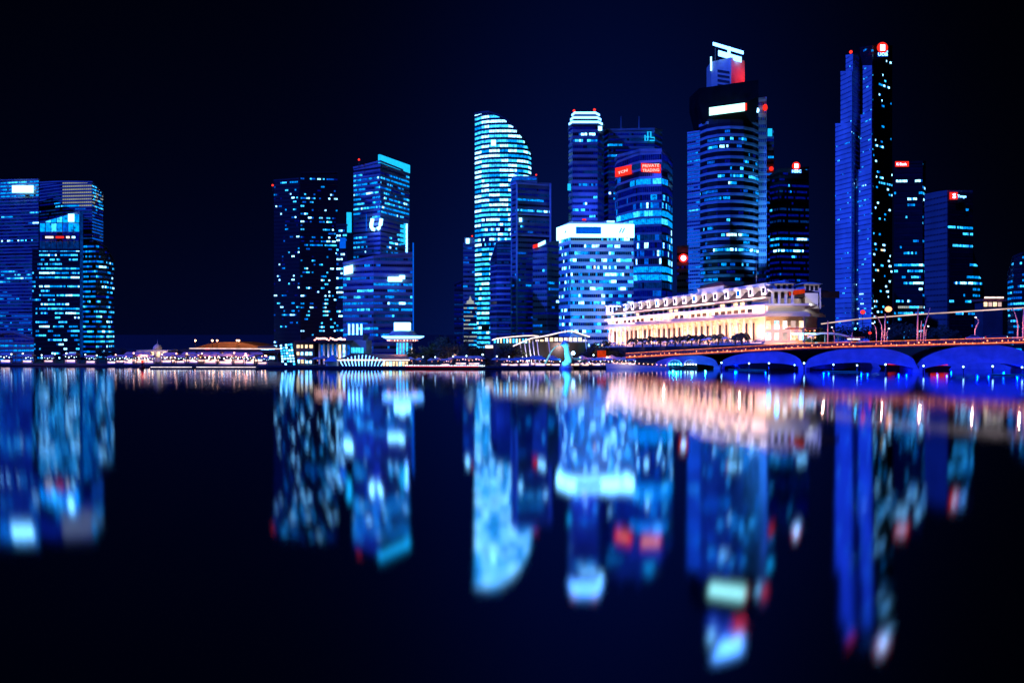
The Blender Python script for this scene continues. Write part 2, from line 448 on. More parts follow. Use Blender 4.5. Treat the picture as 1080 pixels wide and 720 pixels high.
t = tower('office_block', 'shadowy unlit block left of the slim blue tower', 'building',
    [(479, 580, 300), (489, 580, 296)], 5, 3, (.15, .4, 2, [(7, 2), (1, 2)]), body=CLAD)
t = tower('office_tower', 'dark tower with dim blue storeys overlapping the white striped tower', 'tower',
    [(517, 534, 278), (524, 524, 256), (539, 524, 255)], 6, 3, (.22, .5, 6, [(7, 5), (1, 4), (2, 1)]), body=CLAD, fin=CLADM, fin_h=.35)
t = tower('office_tower', 'blue framed tower with a rounded rooftop plinth beside the white striped tower', 'tower',
    [(539, 503, 194), (545, 496, 194), (581, 504, 195)], 5.6, 2.6, (.22, .6, 6, [(7, 4), (1, 4), (2, 1), (4, .5)]),
    [(546, 565, 208, 214, .9, CYANS, 9), (545, 579, 221, 227, .9, BRIGHT, 9), (545, 581, 195, 206, 0, OFF), (539, 560, 240, 248, .8, [(2, 2), (3, 2)], 6), (560, 582, 228, 245, .15, BLUES), (539, 562, 260, 352, .45, [(7, 3), (1, 3), (2, 2), (3, .5)], 4), (548, 552, 228, 242, .9, [(4, 1), (2, 1)], 1)],
    body=CLADM, fin=CLADM, fin_h=.28)
b = MB(); l0 = [(wx(539.5, 505), 505), (wx(544, 499), 499), (wx(566, 500), 500)]
b.prism(l0 + [(p[0]+1, p[1]+14) for p in reversed(l0)], wz(194, 500)+.2, wz(186, 500)); b.build('rooftop_plinth', CLADL, t)
b = MB(); ledge(b, l0, .1, .5, wz(190, 500), wz(188, 500)); b.build('light_band', G2, t)
for px, D in ((539.6, 502.5), (545, 495.6), (580.4, 503)):
    b = MB(); q = at(px, 194, D); b.box(q.x-.5, q.x+.5, q.y-.9, q.y-.2, GZ, q.z); b.build('corner_frame', GRAN, t)
for yy in (194.5, 226.5, 248.5):
    b = MB(); ledge(b, [(wx(539, 503), 503), (wx(545, 496), 496), (wx(581, 504), 504)], .35, .75, wz(yy+1, 500), wz(yy-.6, 500)); b.build('frame_beam', GRAN, t)
beacon(t, 565.5, 184.5, 500, 2, r=.5)
panel(t, 543, 547, 182.5, 184.5, 497, 496, S_BL, 'sign', .2, .4)
t = tower('office_block', 'dark blue block with a slanted red and white sign beside the framed tower', 'tower',
    [(562, 478, 263), (577, 474, 258), (591, 484, 255)], 6.4, 3.4, (.14, .6, 3, [(7, 4), (2, 2), (4, .8)]),
    [(577, 592, 298, 308, .8, [(2, 2), (3, 2)], 4), (583, 592, 316, 322, .9, WHITES, 3), (562, 575, 320, 345, .3, BLUES)], body=CLADM, fin_h=.3)
panel(t, 562.5, 568, 258.5, 262, 477, 476, S_R, 'sign', .4, .4, 257, 260.5); panel(t, 568, 575.5, 257, 260.5, 476, 474.6, S_W, 'sign', .4, .4, 253.5, 257)
panel(t, 547.5, 550.5, 230, 234, 495.6, 495.6, S_W, 'sign', .5, .4)

t = tower('bank_tower', 'tall dark blue tower topped by three bright white bands and red beacons', 'tower',
    [(600, 514, 133), (604, 508, 132), (630, 508, 132), (637, 516, 134)], 6.6, 2.7, (.12, .7, 6, [(7, 4), (2, 1), (4, 1)]),
    [(606, 624, 136, 142, .8, WHITES, 3), (604, 634, 148, 153, .7, WHITES, 4), (604, 622, 155, 161, .6, WHITES, 3), (610, 622, 162, 168, .7, WHITES, 3), (606, 634, 189, 195, .8, CYANS, 4), (606, 632, 213, 218, .45, WHITES, 2), (630, 638, 132, 260, .7, [(7, 3), (1, 2)], 2)],
    body=CLADM, fin=CLADM, fin_h=.35)
for k, (y, x0, x1) in enumerate([(129.5, 600.5, 635), (124.8, 602, 633.5), (120, 603.5, 632)]):
    ln = [(wx(x0, 512), 512), (wx(x0+3, 507), 507), (wx(x1-4, 507), 507), (wx(x1, 512), 512)]
    b = MB(); b.prism(ln + [(p[0], p[1]+14) for p in reversed(ln)], wz(y+3, 508), wz(y-1.6, 508)); tier = b.build('crown_tier', CLAD, t)
    b = MB(); ledge(b, ln, .05, .4, wz(y+.9, 508), wz(y-1.3, 508)); b.build('light_band', S_BW, tier)
beacon(t, 605.5, 117, 508, 2.5, r=.8); beacon(t, 627, 116, 508, 2.5, r=.8)
panel(t, 630.5, 634, 133.5, 138, 509, 511, S_W, 'sign', .3, .4)
panel(t, 599.6, 602.5, 194, 201, 511.6, 510, S_CY, 'sign', .4, .4)
t = tower('office_tower', 'broad navy tower with a cyan outlined emblem behind the red signed tower', 'tower',
    [(637, 530, 140), (642, 522, 138), (690, 522, 137), (698, 532, 139)], 5.6, 3, (.16, .6, 8, [(7, 5), (1, 3), (2, .7)]),
    [(640, 656, 149, 153.5, .95, BRIGHT, 9), (640, 690, 163, 167.5, .85, BRIGHT, 7), (640, 651, 168, 225, .9, [(7, 3), (1, 3)], 9), (640, 650, 193, 197, .9, BRIGHT, 5), (642, 651, 203, 212, .55, WHITES, 2), (655, 700, 168, 176, .5, BLUES)],
    body=CLADM, fin=CLADM, fin_h=.4)
b = MB(); c = at(684.5, 144.5, 521); s = 521/F
for pts in ([(-4.4, 1.5), (-4.4, -4.2), (-1.5, -4.2), (-1.5, 5), (1.6, 5), (1.6, -1)], [(-3, -.5), (0, -.5)], [(.5, -4.2), (5.4, -4.2), (5.4, -1), (1.6, -1)]):
    b.tube([(c.x+x*s, c.y-.9, c.z+y*s) for x, y in pts], .42, 5)
b.build('emblem', S_CY, t)
for px in (655, 674):
    b = MB(); q = at(px, 138, 530); b.tube([(q.x, q.y, q.z-1), (q.x, q.y, q.z+9)], [.5, .15], 5); b.build('antenna', CLADM, t)
t = tower('round_fronted_tower', 'tower with two red lit signs and pale lit bands round its angled front', 'tower',
    [(649, 502, 170), (651.5, 492, 166), (668, 475, 162), (675, 470, 160), (697.5, 467, 160), (704, 474, 165), (709, 490, 172)], 8.2, 2.9, (.1, .6, 4, [(7, 4), (2, 1.5), (4, 1)]),
    [(650, 710, 158, 190, 0, OFF), (663, 700, 190, 198, .97, [(3, 3), (4, 2)], 9), (676, 694, 208, 222, .75, [(5, 2), (3, 2), (2, 1)], 3), (694, 710, 208, 225, .4, CYANS, 2), (650, 710, 224, 240, 1, [(3, 4), (4, 2)], 11),
     (655, 694, 244, 280, .42, [(5, 2), (2, 2), (3, 2)], 2), (694, 710, 244, 280, .42, [(5, 2), (3, 2)], 2), (655, 710, 280, 296, 1, [(3, 4), (4, 2)], 11)],
    body=CLADM, fin=CLADM, fin_h=.3, win_h=.72)
for (x0, x1, y0, y1, y0b, y1b, d0, d1, wrd) in [(651, 667.5, 177.5, 187, 174.2, 183.8, 491.5, 475.8, ('TCN',)), (676.5, 697, 172.6, 181.4, 173.8, 183, 469.8, 467, ('PRIVATE', 'TRADING'))]:
    sg = panel(t, x0, x1, y0, y1, d0, d1, S_R, 'sign', .9, .5, y0b, y1b)
    a, c = at(x0, (y0+y1)/2, d0), at(x1, (y0b+y1b)/2, d1)
    mid = (a+c)/2; r = c - a; r.z = 0; w = r.length; r.normalize(); nrm = r.cross(Vector((0, 0, 1)))
    for k, wd in enumerate(wrd):
        text(wd, mid + nrm*1.5 + Vector((0, 0, (1.25-2.5*k) if len(wrd) > 1 else -.4)), r, w*(.86 if len(wrd) > 1 else .6), 1.7 if len(wrd) > 1 else 1.5, S_TX, sg)
t = tower('bank_block', 'broad pale blue block crowned by a white lit band with dark emblems', 'tower',
    [(590, 424, 242), (602, 410, 236.5), (668, 412, 238)], 7.4, 2.6, (.5, .5, 3, [(5, 3), (4, 3), (3, 2), (6, .4)]),
    [(588, 670, 234, 252, 0, OFF), (603, 668, 253, 261, .6, WHITES, 4), (603, 668, 268, 275, .8, BRIGHT, 3), (590, 602, 255, 350, .4, WHITES, 2), (605, 668, 284, 288, .15, WHITES), (603, 668, 296, 350, .5, BRIGHT, 3)],
    body=CLADL, fin=GRAN, fin_h=.52, fin_out=.35, win_h=.42)
ln = [(wx(589, 424), 424), (wx(601.5, 409.4), 409.4), (wx(668.5, 411.5), 411.5)]
b = MB(); ledge(b, ln, .15, 1.1, wz(250.5, 410), wz(236.5, 410)); cr = b.build('sign_band', S_W, t)
b = MB(); ledge(b, [(wx(607, 409.5), 409.5), (wx(633.5, 410.4), 410.4)], 1.15, 1.4, wz(247, 410), wz(239.6, 410)); b.build('blue_screen', S_BL, cr)
for px, d in ((597, 413.4), (654, 411), (657, 411.1)):
    b = MB(); q = at(px, 243.6, d); s = d/F
    b.hexa([(q.x-1.8*s, q.y-1.9, q.z-2.4*s), (q.x-.6*s, q.y-1.9, q.z-2.4*s), (q.x-.6*s, q.y-1.5, q.z-2.4*s), (q.x-1.8*s, q.y-1.5, q.z-2.4*s),
            (q.x+.6*s, q.y-1.9, q.z+2.6*s), (q.x+1.8*s, q.y-1.9, q.z+2.6*s), (q.x+1.8*s, q.y-1.5, q.z+2.6*s), (q.x+.6*s, q.y-1.5, q.z+2.6*s)]); b.build('emblem', BLACK, cr)
panel(t, 640, 648, 233, 236, 418, 418, S_BW, 'rooftop_light', .2, .5); panel(t, 618, 636, 235, 236.4, 418, 418, S_BL, 'rooftop_light', .2, .5); panel(t, 614, 618, 231, 232.5, 418, 418, S_R, 'rooftop_light', .2, .5)
b = MB(); b.box(wx(613, 420), wx(650, 420), 419, 430, wz(238, 418), wz(233.5, 420)); b.build('plant_room', CLADL, t)

# ---- the tall crowned tower and its neighbours
t = tower('sign_pillar', 'slim blue block bearing a round red and white sign', 'tower',
    [(714, 560, 262), (726, 556, 261)], 7, 3, (.3, .4, 3, [(7, 3), (2, 1)]), [(714, 727, 258, 300, .5, [(7, 1)], 3)], body=CLADL, fin_h=.4)
b = MB(); q = at(720.3, 272.4, 556)
b.lathe(0, 0, [(2.9, 0), (2.9, .5)], 20)
b.v = [(q.x+x, q.y-.9-z, q.z+y) for x, y, z in b.v]; sg = b.build('sign', S_R, t)
b = MB(); b.lathe(0, 0, [(1.7, 0), (1.7, .3)], 16); b.v = [(q.x+x, q.y-1.45-z, q.z+y) for x, y, z in b.v]; b.build('sign_disc', S_W, sg)
bow = [(738, 606, 126), (746, 597, 126), (757, 591, 126), (770, 588.5, 126), (784, 590, 126), (794, 596, 126), (800, 604, 126)]
t = tower('crowned_tower', 'tall bow fronted tower with a dark flared crown, red cabin and white sign', 'tower', bow, 7.7, 2.3,
    (.15, .6, 6, [(7, 3), (2, 1), (3, 1.4), (4, .5)]),
    [(738, 800, 100, 134, 0, OFF), (752, 796, 141, 148, .6, CYANS, 4), (744, 768, 152, 158, .5, CYANS, 5), (780, 790, 170, 177, .8, CYANS, 2), (740, 762, 196, 212, .85, [(3, 2), (2, 3)], 9), (756, 800, 185, 193, .7, BRIGHT, 5), (750, 786, 241, 249, .8, WHITES, 7),
     (738, 756, 244, 262, .5, BLUES, 4), (752, 800, 263, 271, .9, BRIGHT, 5), (760, 800, 276, 284, .6, CYANS, 4), (738, 754, 270, 300, .6, BLUES, 4)],
    body=BLACK, fin=CLADL, fin_h=.36, fin_out=.75, parapet=False)
tower('', '', '', [(725, 612, 141), (738.5, 604, 139)], 4, 3.4, (.9, .1, 9, [(2, 5), (7, 2), (3, 1)]), [(725, 740, 220, 226, 1, BRIGHT)], body=CLADL, fin=GRAN, root=t, body_name='side_pier', fin_h=.3)
tower('', '', '', [(800, 600, 106), (808.5, 600, 105)], 7.7, 2.6, (.0, 0, 1, CYANS), [], body=GRAN, fin=GRAN, root=t, body_name='side_pier', fin_h=.2, fin_out=.1, win_h=.4)
# flared crown
b = MB(); zc0, zc1, zc2 = wz(127, 590), wz(104, 590), wz(87, 590)
lo = [(wx(742, 598), 598), (wx(797, 594), 594), (wx(797, 594)+1, 622), (wx(742, 598)-1, 624)]
up = [(wx(737.5, 604), 604), (wx(800, 584), 584), (wx(800, 584)+2, 626), (wx(737.5, 604)-2, 628)]
b.hexa([(*p, zc0) for p in lo] + [(*p, zc1) for p in up]); b.hexa([(*p, zc1+.02) for p in up] + [(*p, zc2) for p in up]); b.build('crown', CROWNCLAD, t)
panel(t, 748, 785.5, 114.4, 122.4, 592, 586.6, S_WG, 'sign', .9, 1.0, 109.3, 117.5); panel(t, 785.7, 787.2, 109.6, 117, 586.4, 586.3, S_R, 'sign', .9, 1.0)
b = MB(); cab = [(wx(750, 604), 604), (wx(771, 594), 594), (wx(785.5, 602), 602), (wx(785.5, 602)+1, 616), (wx(750, 604), 618)]
b.prism(cab, zc2-1, wz(62.5, 598)); cabin = b.build('roof_cabin', STONE, t)
for k in range(4):
    panel(cabin, 757, 769.5, 73.5+5*k, 76+5*k, 600.5, 594.6, BLACK, 'louvre', .15, .2, 75.5+5*k, 78+5*k)
panel(cabin, 751.5, 783.5, 45.6, 48.6, 598, 597, S_BW, 'sign', 1, 1.2, 55.2, 58.2); panel(cabin, 757.2, 781.5, 54.2, 59.6, 598, 597, S_BW, 'sign', 1, 1.2, 61.4, 66.6)
panel(cabin, 767, 770, 50, 58, 598, 598, S_BW, 'sign', .6, .4); panel(cabin, 749, 750.4, 60.5, 75, 604, 604, S_W, 'light_strip', .4, .6)
b = MB(); q = at(760, 62, 600); 
for px in (754, 768, 781):
    q = at(px, 62, 601); b.tube([(q.x, q.y-1, q.z-2), (q.x, q.y-1, q.z+7)], .3, 5)
b.build('sign_frame', DSTEEL, cabin)
for (px, py, m) in ((799, 116.5, S_W), (807, 113.5, S_R)):
    b = MB(); q = at(px, py, 597); b.ball(q, 1.2 if m is S_W else 1.7, 10, 0, 1.4); b.build('sign_lamp', m, t, True)
t = tower('office_tower', 'narrow slice of a lit blue tower behind the bow fronted tower', 'tower',
    [(806, 650, 140), (816, 650, 140)], 6, 2.4, (.3, .5, 3, [(2, 2), (3, 2), (7, 2)]), body=CLADM, fin_h=.35)
panel(t, 809.5, 814, 136, 144, 650, 650, S_CY, 'sign'); 
b = MB(); q = at(813.5, 178, 648); b.ball(q, 1.7, 10); b.build('sign_lamp', S_R, t, True)
t = tower('office_tower', 'black tower with a red disc sign right of the bow fronted tower', 'tower',
    [(812, 640, 187), (822, 630, 180), (853, 636, 178)], 6.2, 2.6, (.07, .6, 3, [(4, 2), (7, 4), (2, 1)]),
    [(812, 853, 249, 254, .92, WHITES, 9), (812, 842, 259, 265, .92, WHITES, 8), (820, 850, 200, 206, .2, BLUES)], body=CLAD, fin_h=.3)
def roof_disc_sign(par, px, py, D, r, word, wpx, ty, th):
    q = at(px, py, D)
    b = MB(); b.lathe(0, 0, [(r, 0), (r, .5)], 20); b.v = [(q.x+x, q.y-1.2-z, q.z+y) for x, y, z in b.v]; sg = b.build('sign', S_R, par)
    b = MB(); s = r*.42
    b.box(q.x-s, q.x+s, q.y-2.2, q.y-1.75, q.z-s*1.3, q.z+s*1.2); b.build('emblem', S_W, sg)
    tq = at(px+.3, ty, D)
    b = MB(); b.box(tq.x-wpx*D/F/2-.3, tq.x+wpx*D/F/2+.3, tq.y-1.6, tq.y-1.2, tq.z-th*D/F*.62, tq.z+th*D/F*.62); bo = b.build('sign_board', S_BL, par)
    text(word, (tq.x, tq.y-1.9, tq.z), (1, 0, 0), wpx*D/F, th*D/F, S_W, bo)
    b = MB(); b.box(q.x-.4, q.x+.4, q.y-1.1, q.y+4, q.z-r-3, q.z-r*.3); b.build('sign_bracket', DSTEEL, par)
roof_disc_sign(t, 839, 175.5, 633, 3.0, 'HSBC', 9.5, 181.2, 3)
panel(t, 830.5, 834, 179.5, 184.5, 634, 634, S_BL, 'sign')

# ---- stepped pair of blue granite towers
BW = (.12, .5, 2, [(5, 1), (4, 2), (2, 1)])
t = tower('stepped_tower', 'tallest pair of stepped towers with blue granite faces and a red rooftop sign', 'tower',
    [(881, 812, 132), (898, 790, 132), (906, 812, 132)], 5.2, 2.6, (.10, .5, 2, [(4, 2), (3, 2), (7, 3)]),
    [(898, 907, 100, 340, 0.03, WHITES), (884, 897, 147, 152, .8, CYANS, 4)], body=GRAN, fin=GRAN, fin_out=0, win_h=.22)
for fr in ([(886.5, 806, 77), (898.5, 789, 77), (907, 806, 77)], [(892, 804, 60), (899.5, 792, 59), (906, 804, 59)]):
    tower('', '', '', fr, 5.2, 2.6, (.08, .5, 2, [(4, 2), (7, 4)]), [(898.5, 907, 50, 140, 0, OFF)], body=GRAN, fin=GRAN, root=t, body_name='upper_block', fin_out=0, win_h=.22, zb=wz(fr[0][2]+56 if fr[0][0] < 890 else 79, 800))
tower('', '', '', [(907, 806, 52), (920, 783, 50), (941, 806, 50)], 5.4, 2.4, (.10, .8, 3, WHITES),
    [(907, 920, 40, 400, 0, OFF), (920, 934, 85, 91, .8, WHITES, 3), (908, 921, 50, 54, .7, BLUES, 2), (920, 942, 190, 197, .4, [(4, 2), (5, 1)], 2), (920, 944, 215, 250, .12, WHITES, 3), (920, 944, 255, 345, .24, WHITES, 3)], body=BLACK, fin=BLACK, root=t, body_name='tower_slab', fin_h=.25, fin_out=.15)
for fr in ([(903, 799, 181), (919, 777, 180), (921, 780, 180)], [(907, 797.5, 123), (919.3, 778.5, 123), (921, 781, 123)], [(910, 796, 71), (919.5, 780, 71), (921, 782.5, 71)]):
    tower('', '', '', fr, 5.2, 2.6, (.1, .5, 2, [(4, 2), (3, 2)]), [(900, 918, 124, 130, .5, CYANS, 3), (901, 920, 195, 200, .5, WHITES, 3), (901, 920, 300, 345, .3, WHITES, 3)], body=GRAN, fin=GRAN, root=t, body_name='stepped_block', fin_out=0, win_h=.22, back=5)
roof_disc_sign(t, 930, 51, 786, 5.0, 'UOB', 10, 58.2, 3.4)
beacon(t, 897.4, 55, 800, 6, r=1.5)
t = tower('bank_tower', 'black tower with a small red sign tucked beside the tallest stepped pair', 'tower',
    [(943, 742, 173), (973, 740, 172), (976, 752, 172)], 6.3, 2.4, (.22, .8, 5, [(4, 3), (3, 2), (5, 1)]),
    [(943, 973, 172, 188, 0, OFF), (944, 967, 189, 197, .85, BRIGHT, 5), (944, 972, 278, 302, .75, BRIGHT, 5), (945, 972, 318, 328, .9, [(8, 3), (4, 2)], 6)], body=BLACK, fin=BLACK, fin_h=.4)
sg = panel(t, 944, 958, 170.5, 176, 741, 741, S_R, 'sign', .5, .4)
text('K Bank', at(951, 173.2, 739.8), (1, 0, 0), 10.5*740/F, 2.5*740/F, S_W, sg)
t = tower('office_tower', 'tower with one plain blue side and a red and white sign at far right', 'tower',
    [(975, 716, 207), (990, 700, 204), (999, 690, 203), (1026, 700, 203)], 6.4, 2.6, (.2, .8, 7, [(4, 3), (3, 2), (2, 1)]),
    [(974, 999, 190, 400, .0, OFF), (999, 1026, 203, 220, 0, OFF), (1000, 1014, 222, 226, .9, BRIGHT, 6), (999, 1022, 236, 241, .97, CYANS, 9), (1000, 1026, 292, 298, .9, BRIGHT, 8)], body=GRAND, fin=GRAND, fin_out=0, win_h=.25, back=30, fill=.05)
tower('', '', '', [(1001, 687, 262), (1026, 694, 262), (1038, 702, 306)], 6.4, 2.6, (.2, .8, 6, [(4, 3), (3, 2)]), [(1002, 1038, 292, 300, .9, BRIGHT, 8), (1000, 1038, 326, 334, .8, [(4, 1), (3, 2)], 4)], body=BLACK, fin=BLACK, root=t, body_name='lower_wing', fin_h=.3, fin_out=.1, parapet=False)
tower('', '', '', [(1000, 688.4, 204), (1026, 698, 204)], 6.4, 2.6, (.25, .8, 7, [(4, 3), (3, 2), (2, 1)]), [(999, 1026, 203, 220, 0, OFF), (1000, 1014, 222, 226, .9, BRIGHT, 6), (999, 1022, 236, 241, .97, CYANS, 9)], body=BLACK, fin=BLACK, root=t, body_name='dark_face', fin_h=.3, fin_out=.1, back=1, zb=wz(262, 690), parapet=False)
sg = panel(t, 1001, 1009, 203, 210.5, 687, 690, S_R, 'sign', .5, .4)
text('S', at(1006.5, 206.6, 686), (1, .25, 0), 4*690/F, 5*690/F, S_W, sg)
text('Tange', at(1014.5, 207.4, 690), (1, .25, 0), 11*690/F, 3.6*690/F, S_BW, sg)
t = tower('office_block', 'block with curved cyan lit storeys cut off by the right edge', 'building',
    [(1063, 512, 292), (1069, 498, 272), (1078, 493, 268), (1100, 492, 268)], 6, 3, (.7, .4, 6, [(4, 2), (3, 3), (2, 2)]), body=BLACK, fin_h=.3)

# ------------------------------------------------------------------ ground, water, quays
SHORE = [(-1600, 320), (-300, 312), (20, 303), (130, 298), (270, 284), (420, 279), (540, 277), (640, 281), (672, 286), (684, 296), (705, 316), (760, 330), (860, 336), (980, 338), (1100, 338), (2600, 338)]
line = [(wx(p, D), D) for p, D in SHORE]
b = MB()
pts = line + [(9000, 9000), (-9000, 9000)]
b.prism(pts, -3.0, GZ); structure(b.build('ground', QUAY))
b = MB(); ledge(b, line, .0, .5, GZ-.5, GZ+.18); structure(b.build('quay_coping', DARKC))

m, nt, out = _new('water')
bs = nt.nodes.new('ShaderNodeBsdfAnisotropic'); bs.distribution = 'BECKMANN'
bs.inputs['Color'].default_value = (.62, .77, .95, 1)
tcw = nt.nodes.new('ShaderNodeTexCoord'); spw = nt.nodes.new('ShaderNodeSeparateXYZ'); nt.links.new(tcw.outputs['Object'], spw.inputs[0])
nzw = nt.nodes.new('ShaderNodeTexNoise'); nzw.inputs['Scale'].default_value = .03; nzw.inputs['Detail'].default_value = 4
mvw = nt.nodes.new('ShaderNodeVectorMath'); mvw.operation = 'MULTIPLY'; mvw.inputs[1].default_value = (.35, 1.6, 1); nt.links.new(tcw.outputs['Object'], mvw.inputs[0]); nt.links.new(mvw.outputs[0], nzw.inputs['Vector'])
mrw = nt.nodes.new('ShaderNodeMapRange'); mrw.interpolation_type = 'SMOOTHSTEP'      # breeze ruffles the water towards the far bank
for k_, v_ in (('From Min', 70), ('From Max', 260), ('To Min', .076), ('To Max', .125)): mrw.inputs[k_].default_value = v_
nt.links.new(spw.outputs['Y'], mrw.inputs['Value'])
mnw = nt.nodes.new('ShaderNodeMath'); mnw.operation = 'MULTIPLY_ADD'; mnw.inputs[1].default_value = .03; mnw.inputs[2].default_value = -.015
nt.links.new(nzw.outputs['Fac'], mnw.inputs[0])
maw = nt.nodes.new('ShaderNodeMath'); maw.operation = 'ADD'; nt.links.new(mrw.outputs['Result'], maw.inputs[0]); nt.links.new(mnw.outputs[0], maw.inputs[1])
nt.links.new(maw.outputs[0], bs.inputs['Roughness'])
bs.inputs['Roughness'].default_value = .080; bs.inputs['Anisotropy'].default_value = -.28
cx = nt.nodes.new('ShaderNodeCombineXYZ'); cx.inputs[0].default_value = 1
nt.links.new(cx.outputs[0], bs.inputs['Tangent'])
nt.links.new(bs.outputs['BSDF'], out.inputs['Surface'])
WATER = m
b = MB(); b.face([(-2500, -60, 0), (2500, -60, 0), (2500, 345, 0), (-2500, 345, 0)])
structure(b.build('water', WATER))

# ------------------------------------------------------------------ small builders
def base(px, D, z=GZ): return Vector((wx(px, D), D, z))
def add_light(name, kind, loc, energy, color, size=.3, rot=None, size_y=None, spot=None):
    one_sided = kind == 'POINT' and name in ('promenade_lamp', 'quay_lamp', 'cafe_lamp', 'terrace_lamp', 'end_floodlight', 'wharf_lamp', 'pier_lamp', 'lookout_lamp', 'stage_lamp', 'pavilion_lamp', 'entrance_lamp', 'dome_lamp', 'canopy_lamp')
    if one_sided: kind, size, energy, rot = 'AREA', .8, energy*.55, Vector((0, 1, -.15 if loc[2] < 18 else .1)).to_track_quat('-Z', 'Y').to_euler()   # unseen one-sided panel, turned landward to keep glints off the water
    l = bpy.data.lights.new(name, kind); l.energy = energy; l.color = color
    if kind == 'AREA':
        l.size = size
        if size_y: l.shape = 'RECTANGLE'; l.size_y = size_y
    elif kind in ('POINT', 'SPOT'): l.shadow_soft_size = size
    if kind == 'AREA': l.spread = math.radians(170 if one_sided else 110)
    if spot: l.spot_size = spot; l.spot_blend = .6
    o = bpy.data.objects.new(name, l); COL.objects.link(o); o.location = loc
    if rot is not None: o.rotation_euler = rot
    return o
def aim(o, target):
    o.rotation_euler = (Vector(target) - o.location).to_track_quat('-Z', 'Y').to_euler()

def make_lamp(h, lampm, label, group, twin=False):
    t = thing('street_lamp', label, 'street lamp', (0, 0, 0), group)
    b = MB(); b.tube([(0, 0, 0), (0, 0, .5), (0, 0, h)], [.16, .09, .06], 6); b.build('pole', DSTEEL, t)
    hd = MB(); hd.ball((0, 0, h+.2), .24, 8); hd.build('lamp_head', lampm, t, True)
    return t
def copies(proto, spots, labels=None):
    out = []
    for i, s in enumerate(spots):
        o = proto if i == 0 else copy_tree(proto)
        o.location = s[:3]
        if len(s) > 3: o.rotation_euler.z = s[3]
        if len(s) > 4: o.scale = (s[4],)*3
        if labels: o['label'] = labels[i]
        out.append(o)
    return out
# promenade lamps
sp = []
for px, D, k in [(12,304,0),(24,303,0),(44,302,0),(58,301,0),(70,301,0),(90,300,0),(102,299,0),(446,281,0),(459,281,0),(478,281,0),(492,280,0),(509,280,0),(524,280,0),(537,280,0),(612,282,0),(626,283,0)]:
    sp.append((*base(px, D+R.random()*4), 0, .85+R.random()*.3))
copies(make_lamp(3.2, L_W, 'white globe lamp on a slim dark pole along the far promenade', 'white globe lamps along the promenade'), sp)
sp = [(*base(px, 292+R.random()*10), 0, .8+R.random()*.5) for px in (122, 133, 141, 155, 171, 186, 197, 213, 231, 247, 259, 268, 281)]
copies(make_lamp(3.0, L_PK, 'pinkish lamp on a low pole on the open quay beyond the water', 'pink lamps on the open quay'), sp)

S_CF = glow('counter_light', (1.0, .55, .45), 2.4, .6, .8)
# market stalls / terrace parasols along the water
def make_stall(label, awn, lamp, group, cat='stall'):
    t = thing('quayside_stall', label, cat, (0, 0, 0), group)
    for x in (-1.9, 1.9):
        for y in (-.9, .9):
            b = MB(); b.box(x-.06, x+.06, y-.06, y+.06, 0, 2.3); b.build('post', DSTEEL, t)
    b = MB(); b.hexa([(-2.2, -1.3, 2.3), (2.2, -1.3, 2.3), (2.2, 1.2, 2.3), (-2.2, 1.2, 2.3), (-1.6, -.5, 3.0), (1.6, -.5, 3.0), (1.6, .6, 3.0), (-1.6, .6, 3.0)]); b.build('awning', awn, t)
    b = MB(); b.box(-1.8, 1.8, -.75, -.2, 0, 1.0); b.build('counter', WHITEP, t)
    b = MB(); b.box(-1.5, 1.5, -.80, -.76, .45, .85); b.build('lit_counter_front', S_CF, t)
    b = MB()
    for k in range(5):
        if R.random() < .8: b.ball((-1.5+k+R.uniform(-.3, .3), -1.0, 2.08-R.random()*.5), R.choice([.07, .1, .13, .18]), 6)
    b.build('light_string', lamp, t)
    return t
sp = [(*base(px, D+R.random()*5), R.uniform(-.3, .3), R.uniform(.8, 1.15)) for px, D in [(533,283),(547,282),(556,287),(566,281),(577,283),(611,284),(622,287),(634,286),(650,289),(661,290),(500,284),(486,286),(470,283)]]
copies(make_stall('small quayside stall with a pinkish awning and strung lamps', AWN, L_PK, 'pink lit stalls on the quay'), sp)
sp = [(*base(px, D+R.random()*3), R.uniform(-.3, .3), R.uniform(.7, 1.0)) for px, D in [(541,280),(553,279),(570,279),(586,280),(606,280),(617,282),(629,283),(641,284),(655,287),(666,288)]]
copies(make_stall('small quayside stall with white lamps under a pale blue awning', AWNB, L_W, 'white lit stalls at the water edge'), sp)
sp = [(*base(px, D+R.random()*14), R.uniform(-.3, .3), R.uniform(.9, 1.3)) for px, D in [(119,298),(128,300),(137,301),(148,299),(158,303),(176,300),(190,298),(205,302),(222,297),(238,296),(252,295),(264,293),(277,290),(8,306),(30,306),(52,305),(76,304),(97,303)]]
copies(make_stall('low lit stall on the left quay with a pale awning', AWN, L_W, 'lit stalls on the left quay'), sp)
sp = [(*base(px, 312+R.random()*10), R.uniform(-.3, .3), 1.3) for px in (140, 152, 180, 200, 215, 226, 243, 256, 270)]
copies(make_stall('stall with warm lamps set back from the left quay', AWN, L_WM, 'warm stalls behind the left quay'), sp)

